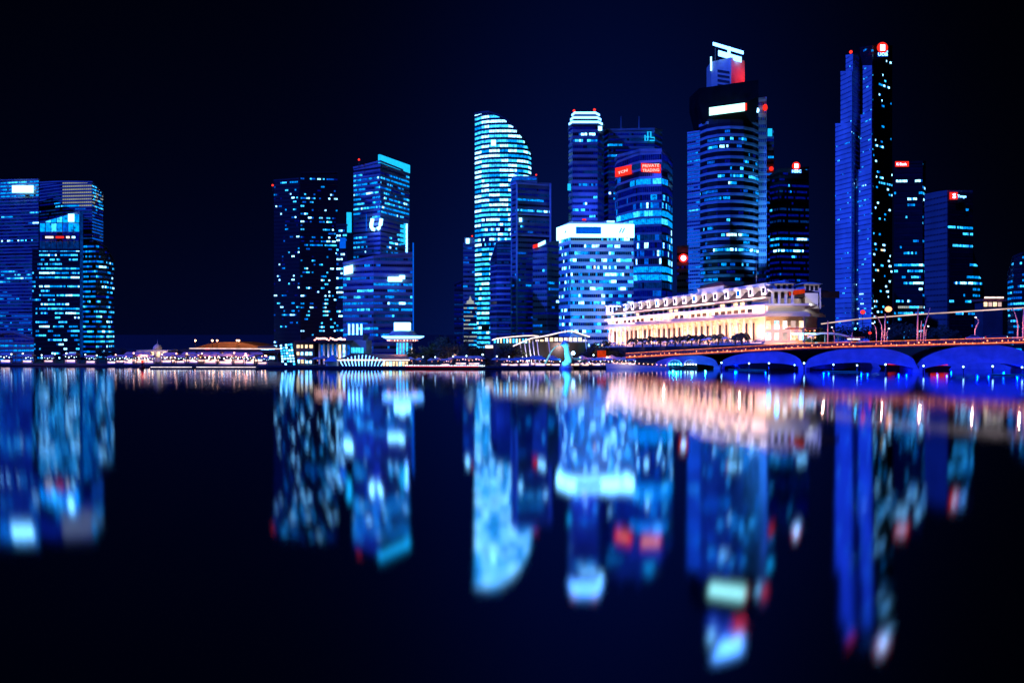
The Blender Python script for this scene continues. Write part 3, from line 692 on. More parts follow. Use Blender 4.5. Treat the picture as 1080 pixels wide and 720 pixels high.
# ---- expressway and domed hall on the left shore
t = thing('viaduct', 'low expressway viaduct with a lit parapet beyond the left quay', 'viaduct', (wx(200, 340), 340, GZ))
b = MB(); b.hexa([(wx(112, 345), 345, 4.2), (wx(300, 325), 325, 4.2), (wx(300, 325), 333, 4.2), (wx(112, 345), 353, 4.2), (wx(112, 345), 345, 5.2), (wx(300, 325), 325, 5.2), (wx(300, 325), 333, 5.2), (wx(112, 345), 353, 5.2)]); b.build('deck', DARKC, t)
b = MB()
for k in range(9):
    px, D = 116+22*k, 344-2.3*k
    b.tube([(wx(px, D), D+3, GZ), (wx(px, D), D+3, 4.2)], .7, 8)
b.build('pier_row', DARKC, t)
b = MB(); b.tube([(wx(200, 335.5), 335.3, 5.7), (wx(298, 325), 324.8, 5.7)], .13, 5); b.build('parapet_light', S_PW, t)
for (x0, x1, lab) in ((160, 205, 'long thin lit pontoon afloat below the domed hall'), (208, 272, 'longest white lit pontoon afloat off the left quay')):
    t = thing('pontoon', lab, 'pontoon', (wx((x0+x1)/2, 279), 279, 0))
    b = MB(); b.box(wx(x0, 279), wx(x1, 279), 277.6, 280, -.2, .45); b.build('hull', DARKC, t)
    b = MB(); b.tube([(wx(x0, 279)+.3, 277.5, .6), (wx(x1, 279)-.3, 277.5, .6)], .09, 5); b.build('edge_light', S_PW, t)
t = thing('buoy', 'red lit mooring buoy floating off the left quay', 'buoy', (wx(150, 284), 284, 0))
b = MB(); b.lathe(wx(150, 284), 284, [(.9, -.2), (1.1, .3), (.5, .9), (.2, 1.9)], 10); b.build('float', surf('buoy_paint', (.4, .03, .02), .4), t)
b = MB(); b.ball((wx(150, 284), 284, 2.2), .4); b.build('lamp', L_RD, t)
t = thing('domed_hall', 'little warm lit domed hall with a spike on the left quay', 'building', (wx(165, 330), 330, GZ))
b = MB(); c = wx(165, 330); b.box(c-6, c+6, 326, 336, GZ, 5.2); b.build('body', STONE, t)
b = MB(); b.lathe(c, 331, [(1.7, 5.2), (1.7, 5.9), (1.3, 6.8), (.6, 7.3), (.1, 7.5), (.04, 9.2)], 14); b.build('dome', STONE, t, True)
for k in range(5):
    b = MB(); x = c-4.8+2.4*k; b.box(x-.6, x+.6, 325.85, 326.2, 2.6, 4.5); b.build('window', G6, t)
t = thing('glow_backdrop', 'long low curved shape added to carry a warm glow beyond the left quay', 'building', (wx(238, 420), 420, GZ))  # curved shape added to stand in for a warm horizon glow
b = MB(); A = [(wx(190, 420) + (wx(292, 420)-wx(190, 420))*k/12, 420) for k in range(13)]
zt = [GZ+.6+6.2*math.sin(math.pi*k/12)**.8 for k in range(13)]
b.prism(A + [(p[0], 450) for p in A[::-1]], GZ, zt + zt[::-1]); b.build('roof', surf('ochre_backdrop', (.4, .22, .15), .7), t)
for k in range(10):
    b = MB(); x = wx(198+9.5*k, 420); b.box(x-.9, x+.9, 419.6, 420.2, GZ+.3, GZ+1.2); b.build('window', G6, t)
b = MB(); q = at(218.5, 369, 415); b.tube([(q.x, 415, GZ), (q.x, 415, q.z)], .15, 5); b.ball((q.x, 415, q.z), 1.2, 8)
mst = thing('signal_mast', 'red lit signal mast beside the curved glow backdrop', 'mast', (q.x, 415, GZ)); 
b2 = MB(); b2.tube([(q.x, 415, GZ), (q.x, 415, q.z-1)], .15, 5); b2.build('pole', DSTEEL, mst)
b2 = MB(); b2.ball((q.x, 415, q.z), 1.2, 8); b2.build('lamp', L_RD, mst)
sp = [(wx(px, D), D, GZ, 0, 1.7) for px, D in ((224, 410), (229, 413), (252, 410), (250, 418), (206, 408))]
copies(make_lamp(4.2, L_WM, 'tall warm lamp by the curved glow backdrop', 'warm lamps by the curved shed'), sp)
fl = add_light('backdrop_lamp', 'SPOT', (wx(240, 400), 400, 17), 17000, (1, .42, .2), .3, spot=1.9)  # unseen spot added to warm the curved backdrop
aim(fl, (wx(240, 430), 428, 3))
for px in (20, 70, 150, 240, 300, 480, 560, 640):
    add_light('promenade_lamp', 'POINT', (wx(px, 293), 294, 4), 420, (1, .5, .36), .3)

# ---- far low blocks at the shore, left of the apartment tower
t = tower('low_block', 'small dark block with one lit line left of the apartment tower', 'building', [(272, 330, 368), (290, 330, 367)], 8, 4, (.5, .2, 4, WHITES), body=CLAD, fin_h=.3)

# ---- clifford waterfront
t = thing('lattice_tower', 'leaning white lattice kiosk tower at the water edge', 'tower', (wx(302, 283), 283, GZ))
b = MB(); q0 = [at(297.5, 388, 283), at(312.5, 388, 283)]; q1 = [at(295, 363, 283), at(308.5, 361.5, 283)]
b.hexa([(q0[0].x, 283, GZ), (q0[1].x, 283, GZ), (q0[1].x, 286, GZ), (q0[0].x, 286, GZ), (q1[0].x, 283, q1[0].z), (q1[1].x, 283, q1[1].z), (q1[1].x, 286, q1[1].z), (q1[0].x, 286, q1[0].z)]); b.build('core', DARKC, t)
b = MB()
for r in range(9):
    for c in range(5):
        if R.random() < .12: continue
        def pt(u, w):
            a = q0[0].lerp(q1[0], w); d = q0[1].lerp(q1[1], w); p = a.lerp(d, u); p.z = GZ + (p.z-GZ) if w > 0 else GZ; return (p.x, 282.9, p.z)
        u0, u1, w0, w1 = (c+.1)/5, (c+.82)/5, (r+.15)/9, (r+.8)/9
        b.face([pt(u0, w0), pt(u1, w0), pt(u1, w1), pt(u0, w1)], R.choice([0, 0, 1]))
b.build('light_lattice', [G5, G4], t)
t = thing('wharf_house', 'dark two storey wharf building with warm lit windows and a lit colonnade', 'building', (wx(340, 300), 300, GZ))
b = MB(); b.box(wx(312, 300), wx(331, 300), 300, 318, GZ, wz(362, 300)); b.box(wx(331, 300)+.01, wx(364, 300), 302, 318, GZ, wz(361.5, 302)); b.build('body', CLAD, t)
b = MB(); b.box(wx(310.5, 300), wx(366, 300), 298.5, 319, wz(361.4, 300), wz(359, 300)); b.build('roof', SLATE, t)
b = MB(); b.box(wx(320, 300), wx(350, 300), 304, 314, wz(359, 300), wz(355.5, 304)); b.build('roof_deck', DARKC, t)
for r, (y0, y1) in enumerate(((363.5, 367), (371, 374.5), (379, 383))):
    for c in range(4):
        x0 = 313+4.5*c
        b = MB(); b.box(wx(x0, 300), wx(x0+R.uniform(2, 3.6), 300), 299.8, 299.95, wz(y1, 300), wz(y0, 300)); b.build('window', R.choice([G6, G6, G5, G2]), t)
for k in range(7):
    x = 335.5+4.7*k
    b = MB(); b.box(wx(x, 300), wx(x+1.5, 300), 300.6, 301.2, GZ, wz(362.5, 300)); b.build('column', WHITEP, t)
    b = MB(); b.box(wx(x+1.8, 300), wx(x+4.2, 300), 301.75, 301.95, wz(378, 300), wz(363.5, 300)); b.build('window', R.choice([G6, G5, G4, G1, G2]), t)
b = MB()
for k in range(16): b.ball(at(332+2.1*k, 356.5+R.random()*2.5, 300), .34, 6)
b.build('roof_light_string', L_PK, t)
add_light('wharf_lamp', 'POINT', (wx(348, 297), 297.5, 3), 260, (1, .9, .8), .2)
t = thing('columned_pavilion', 'white columned rooftop pavilion glowing between the towers', 'pavilion', (wx(374, 330), 330, GZ))
b = MB(); b.box(wx(366, 330), wx(383, 330), 330, 342, GZ, wz(353, 330)); b.build('body', CLADM, t)
for k in range(4):
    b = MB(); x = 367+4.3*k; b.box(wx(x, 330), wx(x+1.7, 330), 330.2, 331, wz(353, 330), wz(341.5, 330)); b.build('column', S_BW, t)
b = MB(); b.box(wx(365.5, 330), wx(382.6, 330), 329.8, 341, wz(341.5, 330), wz(339.8, 330)); b.build('roof', S_BL, t)
t = thing('blue_hall', 'low blue lit hall right of the lit colonnade', 'building', (wx(378, 312), 312, GZ))
b = MB(); b.box(wx(366, 312), wx(386, 312), 312, 325, GZ, wz(359, 312)); b.build('body', CLADL, t)
for k in range(5):
    b = MB(); x = 369+3*k; b.box(wx(x, 312), wx(x+2.2, 312), 311.8, 311.95, wz(372, 312), wz(366.5, 312)); b.build('window', G4, t)
t = thing('pier_hall', 'long pier hall with a red roof and a front of white arched ribs', 'building', (wx(395, 285), 285, GZ))
b = MB(); b.box(wx(358, 285), wx(431, 285), 285, 298, GZ, wz(379.2, 285)); b.build('body', CLAD, t)
b = MB(); b.box(wx(357, 285), wx(432, 285), 283.6, 285.4, wz(380.2, 284), wz(378.9, 284)); b.build('eave_light', S_PW, t)
b = MB(); a0, a1 = wx(357, 285), wx(432, 285)
b.hexa([(a0, 283.5, wz(378.7, 285)), (a1, 283.5, wz(378.7, 285)), (a1, 299, wz(378.7, 285)), (a0, 299, wz(378.7, 285)), (a0+3, 290, wz(373.5, 290)), (a1-2, 290, wz(373.5, 290)), (a1-2, 293, wz(373.5, 290)), (a0+3, 293, wz(373.5, 290))]); b.build('roof', REDTILE, t)
b = MB(); b.hexa([(wx(343, 284), 282, wz(381, 284)), (wx(357, 284), 282, wz(381, 284)), (wx(357, 284), 290, wz(381, 284)), (wx(343, 284), 290, wz(381, 284)), (wx(349.6, 284), 285.5, wz(374, 284)), (wx(350.4, 284), 285.5, wz(374, 284)), (wx(350.4, 284), 286.5, wz(374, 284)), (wx(349.6, 284), 286.5, wz(374, 284))]); b.build('turret_roof', AWNB, t)
b = MB(); b.box(wx(344.5, 284), wx(356, 284), 283, 289, GZ, wz(381, 284)); b.build('turret', WHITEP, t)
for k in range(13):
    u = k/12; x = wx(364+37*u, 282); hgt = 1.6+2.7*math.sin(math.pi*(.1+.8*u))
    pts = [(x + (u-.5)*3*(j/6), 281.6 - .9*math.sin(j/6*math.pi), GZ - .6 + hgt*j/6) for j in range(7)]
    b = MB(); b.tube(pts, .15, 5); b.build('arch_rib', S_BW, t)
for k in range(8):
    b = MB(); x = 404+3.4*k; b.box(wx(x, 285), wx(x+2.4, 285), 284.7, 284.9, wz(386, 285), wz(381.2, 285)); b.build('window', [G6, G6, G5][k % 3], t)
add_light('pier_lamp', 'POINT', (wx(410, 280), 280.5, 3.5), 250, (1, .5, .35), .2)
t = thing('observation_disc', 'round dish shaped lookout on a lit column with a white box on top', 'lookout tower', (wx(425, 296), 296, GZ))
c = wx(425, 296); s = 296/F
b = MB(); b.lathe(c, 296, [(2.2, GZ), (2.2, wz(361, 296))], 16); b.build('column', CLADL, t)
for k in range(4):
    b = MB(); x = c-1.75+1.15*k; y = 296-math.sqrt(max(.1, 2.25**2-(x-c)**2)); b.box(x-.24, x+.24, y-.35, y, wz(380, 296), wz(361.5, 296)); b.build('column_light', G4, t)
b = MB(); b.lathe(c, 296, [(2.4, wz(361, 296)), (5.4, wz(360, 296)), (5.6, wz(357.6, 296)), (2, wz(357.4, 296))], 28); b.build('sign_ring', surf('ring_paint', (.5, .2, .2)), t)
b = MB()
for k in range(13):
    g = math.pi*(1.12+.76*k/12); b.ball((c+5.65*math.cos(g), 296+5.65*math.sin(g), wz(358.8, 296)), .22 if k % 3 else .1, 6)
b.build('ring_light_string', L_PK, t)
b = MB(); b.lathe(c, 296, [(5.5, wz(357.3, 296)), (7.2, wz(354.6, 296)), (7.1, wz(353.6, 296)), (5, wz(352.8, 296)), (4, wz(349.5, 296)), (2.5, wz(348, 296))], 32); b.build('dish', CLADL, t, False)
b = MB(); b.lathe(c, 296, [(6.0, wz(356.9, 296)), (7.32, wz(355.1, 296)), (7.35, wz(354.3, 296)), (6.9, wz(354.3, 296))], 32); b.build('rim_light', S_BW, t)
b = MB(); b.box(wx(415.5, 293), wx(431.5, 293), 293, 298, wz(348.4, 293), wz(340, 293)); b.build('lantern_box', S_W, t)
add_light('lookout_lamp', 'POINT', (c, 287, 6), 500, (.7, .85, 1), .2)
t = thing('spire', 'thin white lit spire right of the round lookout', 'spire', (wx(434.5, 295), 295, GZ))
b = MB(); b.tube([(wx(434.5, 295), 295, GZ), (wx(434.5, 295), 295, wz(362, 295))], [.5, .08], 6); b.build('shaft', WHITEP, t)
b = MB(); b.tube([(wx(434.5, 295), 294.4, wz(374, 295)), (wx(434.5, 295), 294.6, wz(367, 295))], .16, 5); b.build('light_strip', S_PW, t)
t = thing('quay_railing', 'long railing edged with a dotted line of white lamps in the centre of the quay', 'railing', (wx(475, 279), 279, GZ))
b = MB(); b.tube([(wx(428, 279), 278.6, GZ+.9), (wx(512, 279), 276.6, GZ+.9)], .06, 5)
for k in range(22): b.tube([(wx(428+4*k, 279), 278.6-.095*k, GZ), (wx(428+4*k, 279), 278.6-.095*k, GZ+.9)], .05, 4)
b.build('rail', DSTEEL, t)
for k in range(44):
    b = MB(); b.ball((wx(428+1.93*k, 279), 278.4-.046*k, GZ+.35), R.uniform(.11, .2), 6); b.build('lamp', L_W, t)
b = MB(); b.tube([(wx(428, 279), 278.0, .9), (wx(505, 279), 276.4, .9)], .14, 5); b.build('edge_light', S_R, t)

# ---- wave roofed pavilion
t = thing('wave_roof_pavilion', 'waterfront pavilion under two thin lit wave roofs on white posts', 'pavilion', (wx(570, 300), 300, GZ))
def sheet(pxy, D, depth, th, mat, name):
    b = MB()
    n = len(pxy)
    A = [at(x, y, D) for x, y in pxy]
    for i in range(n-1):
        p, q = A[i], A[i+1]
        b.hexa([(p.x, D, p.z-th), (q.x, D, q.z-th), (q.x, D+depth, q.z-th), (p.x, D+depth, p.z-th), (p.x, D, p.z), (q.x, D, q.z), (q.x, D+depth, q.z), (p.x, D+depth, p.z)])
    return b.build(name, mat, t)
r1 = [(519, 358), (524, 356.4), (532, 355.4), (542, 354.4), (552, 353.6), (562, 353.2), (568, 354)]
r2 = [(541, 364.5), (548, 361.5), (554, 358.5), (561, 356), (570, 354.6), (580, 352.6), (590, 350.2), (600, 348.4), (606, 349.2), (614, 352), (622, 354.6)]
sheet(r1, 310, 14, .35, WHITEP, 'roof'); sheet(r2, 300, 16, .4, WHITEP, 'roof')
for rr, D in ((r1, 309.8), (r2, 299.8)):
    b = MB(); b.tube([at(x, y+.5, D) for x, y in rr], .2, 5); b.build('roof_edge_light', S_PW, t)
b = MB(); b.box(wx(520, 314), wx(562, 314), 314, 322, GZ, wz(357, 314)); b.box(wx(563, 306), wx(620, 306), 306, 315, GZ, wz(361, 306)); b.build('body', CLAD, t)
for k in range(12):
    b = MB(); x = 521+3.3*k; b.box(wx(x, 313), wx(x+1.6, 313), 312.6, 313.2, wz(361.5, 313), wz(357, 313)); b.build('window', [G4, G5, G6][k % 3], t)
for k in range(11):
    b = MB(); x = 565+5*k; b.box(wx(x, 305), wx(x+3.6, 305), 305.4, 305.8, wz(360, 305), wz(356 if 570 < x < 612 else 358, 305)); b.build('window', G6 if k % 2 else S_PW, t)
for x, y in ((548.5, 362), (553, 360), (557.5, 358), (561.5, 357), (566, 356), (578, 354.5), (617, 354)):
    p, q = at(x+3.5, 377, 299), at(x, y, 300.6); p.z = GZ
    b = MB(); b.tube([p, q], .2, 5); b.build('post', WHITEP, t)
add_light('pavilion_lamp', 'POINT', (wx(590, 303), 303, 7), 1200, (1, .6, .5), .2); add_light('pavilion_lamp', 'POINT', (wx(557, 297), 296.5, 3.5), 700, (.9, .92, 1), .2)
t = thing('white_kiosk', 'small white lit kiosk left of the wave roofed pavilion', 'kiosk', (wx(515, 300), 300, GZ))
b = MB(); b.box(wx(511.5, 300), wx(520.5, 300), 300, 304, GZ, wz(366.5, 300)); b.build('body', DARKC, t)
b = MB(); b.box(wx(512, 300), wx(520, 300), 299.6, 299.9, wz(367, 300), wz(364, 300)); b.build('sign', S_PW, t)

# ---- spouting statue
t = thing('fountain_statue', 'pale cyan lit statue spouting a long water jet over the bay', 'statue', (wx(597, 278), 278, GZ))
c = wx(597.5, 278)
b = MB(); b.lathe(c, 278.5, [(2.3, -.2), (2.2, .6), (1.7, .9), (1.5, 2.0), (1.2, 2.4)], 14); b.build('pedestal', WHITEP, t)
b = MB(); b.tube([(c+.5, 278.5, 2.2), (c+.7, 278.5, 3.2), (c+.35, 278.4, 4.6), (c+.1, 278.3, 6), (c, 278.2, 7), (c-.25, 278, 7.9), (c-.4, 277.9, 8.7), (c-.35, 278, 9.2)], [1.3, 1.25, 1.0, .85, .95, 1.25, 1.05, .4], 12)
b.tube([(c+1.2, 278.5, 2.3), (c+1.9, 278.5, 3.4), (c+1.5, 278.5, 4.6)], [.6, .4, .15], 8)
b.tube([(c-.5, 277.6, 8.2), (c-1.4, 277.3, 7.9), (c-1.8, 277.2, 7.7)], [.7, .5, .3], 8); b.build('body', WHITEP, t, True)
jet = [(c-1.9-5.2*u, 276.9-2.5*u, 7.7+.7*u-6.6*u*u) for u in [k/10 for k in range(11)]]
b = MB(); b.tube(jet, [.1+.2*k/10 for k in range(11)], 7)
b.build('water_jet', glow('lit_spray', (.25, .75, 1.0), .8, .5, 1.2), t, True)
add_light('statue_lamp', 'SPOT', (c-5, 269, .8), 16000, (.08, .72, 1.0), .2, spot=.75); aim(bpy.context.scene.objects[[o.name for o in COL.objects if o.name.startswith('statue_lamp')][-1]], (c, 278.5, 5))
t = thing('floodlight', 'bright white floodlight on a short mast right of the spouting statue', 'floodlight', (wx(604.5, 279), 279, GZ))
b = MB(); b.tube([(wx(604.5, 279), 279, GZ), (wx(604.5, 279), 279, 4.6)], .1, 5); b.build('mast', DSTEEL, t)
b = MB(); b.ball((wx(604.5, 279), 279, 5.1), .65, 8); b.build('lamp', L_BL, t)

# ------------------------------------------------------------------ trees
def make_tree(name, label, group, seed, w=8, h=9, n=900):
    r = random.Random(seed)
    t = thing(name, label, 'tree', (0, 0, 0), group)
    b = MB(); b.tube([(0, 0, 0), (.1, 0, h*.3), (-.1, .1, h*.6)], [.35, .25, .12], 6)
    for k in range(5):
        g = 2*math.pi*k/5+r.random(); b.tube([(0, 0, h*.32), (math.cos(g)*w*.22, math.sin(g)*w*.22, h*.6)], [.14, .05], 5)
    b.build('trunk', BARK, t)
    b = MB()
    cl = [(r.gauss(0, w*.23), r.gauss(0, w*.23), h*(.62+.16*r.gauss(0, 1)), r.uniform(.13, .22)*w) for _ in range(16)]
    for _ in range(n):
        c = r.choice(cl)
        d = Vector((r.gauss(0, 1), r.gauss(0, 1), r.gauss(0, 1))).normalized()*c[3]*r.random()**.4
        p = Vector(c[:3]) + Vector((d.x, d.y, d.z*.7))
        a = Vector((r.gauss(0, 1), r.gauss(0, 1), r.gauss(0, 1))).normalized(); e = a.orthogonal().normalized()
        s = r.uniform(.18, .42)
        b.face([p - a*s, p + e*s*.55, p + a*s, p - e*s*.55])
    b.build('crown', LEAF, t)
    return t
protos = [make_tree('broadleaf_tree', '', 'dark trees on the central quay', s, w, h, n) for s, w, h, n in ((1, 10, 7, 1300), (2, 8, 5.5, 1000), (3, 6.5, 6, 800))]
spots = [(462, 306, 0, 1.35, 'widest dark tree mass behind the lookout spire'), (480, 310, 1, 1.6, 'dark broad tree below the short yellow lit block'), (497, 308, 0, 1.1, 'dark rounded tree below the white striped tower'),
    (439, 292, 1, 1.0, 'small round dark tree just right of the lookout spire'), (450, 294, 1, 1.05, 'second small dark tree right of the lookout spire'), (468, 296, 1, 1.1, 'low dark tree in front of the widest tree mass'), (484, 295, 1, 1.2, 'low spreading dark tree at the centre of the quay'),
    (533, 298, 2, 1.1, 'dark tree before the upper wave roof'), (541, 300, 2, 1.2, 'taller dark tree at the left tip of the lower wave roof'), (513, 292, 2, .6, 'small bush like tree by the white kiosk'),
    (623, 296, 2, 1.1, 'dark tree at the right tip of the lower wave roof'), (632, 300, 1, 1.3, 'dark tree at the left corner of the floodlit hotel'), (643, 305, 2, 1.05, 'leafy tree before the left end of the hotel columns'), (652, 300, 2, .9, 'smaller tree beside the red lamp before the hotel'),
    (861, 296, 0, 1.05, 'large dark tree at the right end of the floodlit hotel'), (868, 300, 2, 1.3, 'dark tree between hotel and the stepped towers'), (899, 330, 0, 1.3, 'dark tree under the red lamp behind the bridge'), (918, 330, 0, 1.2, 'dark tree under the orange lamp behind the bridge'),
    (945, 335, 0, 1.4, 'dark tree behind the paired bridge masts'), (962, 338, 1, 1.5, 'bushy dark tree right of the paired bridge masts'), (990, 345, 0, 1.3, 'dark tree before the blue sided tower'), (112, 330, 1, .9, 'low dark tree at the right foot of the left cluster'), (128, 335, 1, .8, 'low dark tree on the left quay by the viaduct end')]
used = set()
for px, D, k, s, lab in spots:
    if k not in used: o = protos[k]; used.add(k)
    else: o = copy_tree(protos[k])
    o.location = base(px, D); o.scale = (s, s, s); o.rotation_euler.z = R.uniform(0, 6); o['label'] = lab
    if px > 840: o.location.z = 6; o['group'] = 'dark trees behind the bridge'
    if px < 200: o['group'] = 'low trees on the left quay'

# ------------------------------------------------------------------ floodlit hotel
P = [(638.5, 404), (808, 286), (852, 284), (868, 300)]
HL = [(wx(a, D), D) for a, D in P]
ux, uy = HL[1][0]-HL[0][0], HL[1][1]-HL[0][1]; LEN = math.hypot(ux, uy); ux /= LEN; uy /= LEN
NX, NY = uy, -ux                                   # outward normal of the long front (towards bay)
if NY > 0: NX, NY = -NX, -NY
ZB = [5.0, 8.2, 8.2, 8.2]
def zb(s): return 5.0 + 3.2*max(0, min(1, s/LEN))
def hp(s, o, h): return Vector((HL[0][0]+ux*s+NX*o, HL[0][1]+uy*s+NY*o, zb(s)+h))
hotel = thing('grand_hotel', 'long floodlit classical hotel with columns, dormer roof and end pavilions', 'hotel', (wx(740, 330), 330, 5))
HB = [(x+26*NX*-1, y+26*NY*-1) for x, y in HL]
bk = [(HL[3][0]+4, HL[3][1]+34), (HL[0][0]-NX*34, HL[0][1]-NY*34)]
b = MB(); zz = [z+15.2 for z in ZB]; inset = offset_line(HL, -2.2)
inset[2] = (inset[2][0], inset[2][1]+3.2); inset[3] = (inset[3][0]-3, inset[3][1]+2)
b.prism(inset + bk, GZ, zz + [23.4, 20.2]); b.build('body', STONE, hotel)
def tier(name, d0, d1, h0, h1, mat, line=HL):
    b = MB(); zz_ = ZB[:2] if len(line) == 2 else ZB[4-len(line):]; ledge(b, line, d0, d1, [z+h0 for z in zz_], [z+h1 for z in zz_]); return b.build(name, mat, hotel)
tier('plinth', -2.4, 1.6, -3.5, .4, STONE)
tier('cornice', -2.3, .9, 9.0, 10.0, STONE)
tier('cornice', -2.3, .1, 10.0, 10.5, STONE)
tier('wall_band', -2.3, -1.2, 10.5, 12.6, STONEW)
tier('cornice', -2.3, .5, 12.6, 13.3, STONEW)
tier('wall_band', -7.5, -2.05, .45, 12.5, STONE, HL[1:])
tier('wall_band', -2.3, -1.0, 13.3, 15.0, STONE, HL[:2])
tier('cornice', -2.3, .2, 15.0, 15.6, STONE, HL[:2])
# mansard
b = MB(); A = offset_line(HL, -.4); B = offset_line(HL, -3.4)
for i in range(1):
    b.face([(*A[i], ZB[i]+15.6), (*A[i+1], ZB[i+1]+15.6), (*B[i+1], ZB[i+1]+18.2), (*B[i], ZB[i]+18.2)])
B1 = hp(LEN*1.0, -30, 18); b.face([(*B[0], ZB[0]+18.2), (*B[1], ZB[1]+18.2), tuple(B1), (bk[1][0], bk[1][1], ZB[0]+18)]); b.face([(*A[1], ZB[1]+15.6), (B1.x, B1.y, ZB[1]+15.6), tuple(B1), (*B[1], ZB[1]+18.2)])
b.build('mansard_roof', SLATE, hotel)
b = MB(); ledge(b, HL[:2], -9, -7.6, [ZB[0]+17, ZB[1]+17], [ZB[0]+20.6, ZB[1]+21.4]); b.build('attic_wall', STONEW, hotel)
NB = 27
for k in range(NB+1):
    s = LEN*(.03+.90*k/NB)
    q = hp(s, -.35, 0)
    b = MB(); b.lathe(q.x, q.y, [(.62, q.z+.4), (.62, q.z+.9), (.47, q.z+1.1), (.42, q.z+7.9), (.62, q.z+8.4), (.65, q.z+9.0)], 10); b.build('column', STONE, hotel)
    if k < NB:
        s2 = s+LEN*.90/NB/2; w = LEN*.9/NB*.3
        for h0, h1, o, mt in ((1.2, 7.2, -2.12, R.choice([G6, SLATE, G0])), (10.9, 12.1, -1.12, R.choice([G6, STONE, G0, SLATE])), (13.6, 14.7, -.92, R.choice([SLATE, G6, G0]))):
            b = MB(); a, c = hp(s2-w, o, 0), hp(s2+w, o, 0); n = Vector((NX, NY, 0))*.1
            b.hexa([(a.x+n.x, a.y+n.y, a.z+h0), (c.x+n.x, c.y+n.y, c.z+h0), (c.x, c.y, c.z+h0), (a.x, a.y, a.z+h0), (a.x+n.x, a.y+n.y, a.z+h1), (c.x+n.x, c.y+n.y, c.z+h1), (c.x, c.y, c.z+h1), (a.x, a.y, a.z+h1)])
            b.build('window', mt, hotel)
for k in range(15):                                  # dormers
    s = LEN*(.145+.83*k/14.0); w = 1.35
    b = MB(); a = [hp(s-w, -1.2, 0), hp(s+w, -1.2, 0), hp(s+w, -5.5, 0), hp(s-w, -5.5, 0)]
    b.hexa([(p.x, p.y, p.z+16.4) for p in a] + [(p.x, p.y, p.z+18.9) for p in a]); d = b.build('dormer', STONEW, hotel)
    b = MB(); a = [hp(s-w-.3, -.9, 0), hp(s+w+.3, -.9, 0), hp(s+w+.3, -5.6, 0), hp(s-w-.3, -5.6, 0)]
    b.hexa([(p.x, p.y, p.z+18.9) for p in a] + [(p.x, p.y, p.z+19.45) for p in a]); b.build('dormer_roof', STONEW, d)
    b = MB(); a = [hp(s-w*.5, -1.05, 0), hp(s+w*.5, -1.05, 0), hp(s+w*.5, -1.18, 0), hp(s-w*.5, -1.18, 0)]
    b.hexa([(p.x, p.y, p.z+17.1) for p in a] + [(p.x, p.y, p.z+18.8) for p in a]); b.build('dormer_window', G0 if k % 4 else G2, d)
# penthouse on the roof
b = MB(); a = [hp(LEN*.55, -8, 0), hp(LEN*.70, -8, 0), hp(LEN*.70, -16, 0), hp(LEN*.55, -16, 0)]
b.hexa([(p.x, p.y, p.z+18) for p in a] + [(p.x, p.y, p.z+22.6) for p in a]); ph = b.build('penthouse', STONEW, hotel)
b = MB(); a2 = [p+(p-(a[0]+a[2])*.5)*.08 for p in a]; mid = (a[0]+a[2])*.5
b.hexa([(p.x, p.y, p.z+22.6) for p in a2] + [(mid.x+(p.x-mid.x)*.5, mid.y+(p.y-mid.y)*.5, p.z+24.4) for p in a]); b.build('penthouse_roof', REDTILE, ph)
q = hp(LEN*.82, -12, 22)
b = MB(); b.tube([q, q+Vector((0, 0, 8))], [.16, .06], 5); b.build('flagpole', STEEL, hotel)
S_DR = glow('dull_red_sign', (1.0, .06, .01), .5, .4, .8)
# end pavilions with hipped roofs
def pav(x0, x1, D, y0, y1, roofpx, dep=9):
    a0, a1 = wx(x0, D), wx(x1, D); z0, z1 = wz(y1, D), wz(y0, D)
    b = MB(); b.box(a0, a1, D, D+dep, z0, z1); p = b.build('end_pavilion', STONEW, hotel)
    b = MB(); e = .9; zt = wz(y0-roofpx, D); cx, cy = (a0+a1)/2, D+dep/2
    b.hexa([(a0-e, D-e, z1), (a1+e, D-e, z1), (a1+e, D+dep+e, z1), (a0-e, D+dep+e, z1), (cx-1.6, cy-.5, zt), (cx+1.6, cy-.5, zt), (cx+1.6, cy+.5, zt), (cx-1.6, cy+.5, zt)]); b.build('pavilion_roof', STONEW, p)
    for k in range(3):
        u = a0+(a1-a0)*(.2+.3*k); b = MB(); b.box(u-.5, u+.5, D-.12, D+.05, z0+(z1-z0)*.2, z0+(z1-z0)*.8); b.build('pavilion_window', G0, p)
pav(817, 837, 287, 299, 305.8, 2.6); pav(848.5, 864, 293, 299.5, 308, 2.6); pav(641, 655, 398, 322, 331, 2.4, 12)
# columned right end above the cornice
for k, x in enumerate((815, 822, 829, 836)):
    b = MB(); b.lathe(wx(x, 286.2), 286.2, [(.7, 21.5), (.55, 21.9), (.5, 25.2), (.75, 25.6)], 10); b.build('column', STONEW, hotel)
b = MB(); b.box(wx(810, 287), wx(841, 287), 285.2, 289.5, 25.62, 26.4); b.build('loggia', STONEW, hotel)
b = MB(); a0, a1 = at(838, 306, 284), at(850, 304.5, 284); b.hexa([(a0.x, 285, a0.z-1.6), (a1.x, 285, a1.z-1.4), (a1.x, 290, a1.z-1.4), (a0.x, 290, a0.z-1.6), (a0.x, 285, a0.z), (a1.x, 285, a1.z), (a1.x, 290, a1.z), (a0.x, 290, a0.z)]); b.build('red_canopy', S_DR, hotel)
b = MB(); b.box(wx(850, 290), wx(864, 290), 291, 298, 20, wz(309, 291)); b.box(wx(866, 290), wx(867, 290), 291, 292, 20, 27); b.build('end_wall', STONEW, hotel)
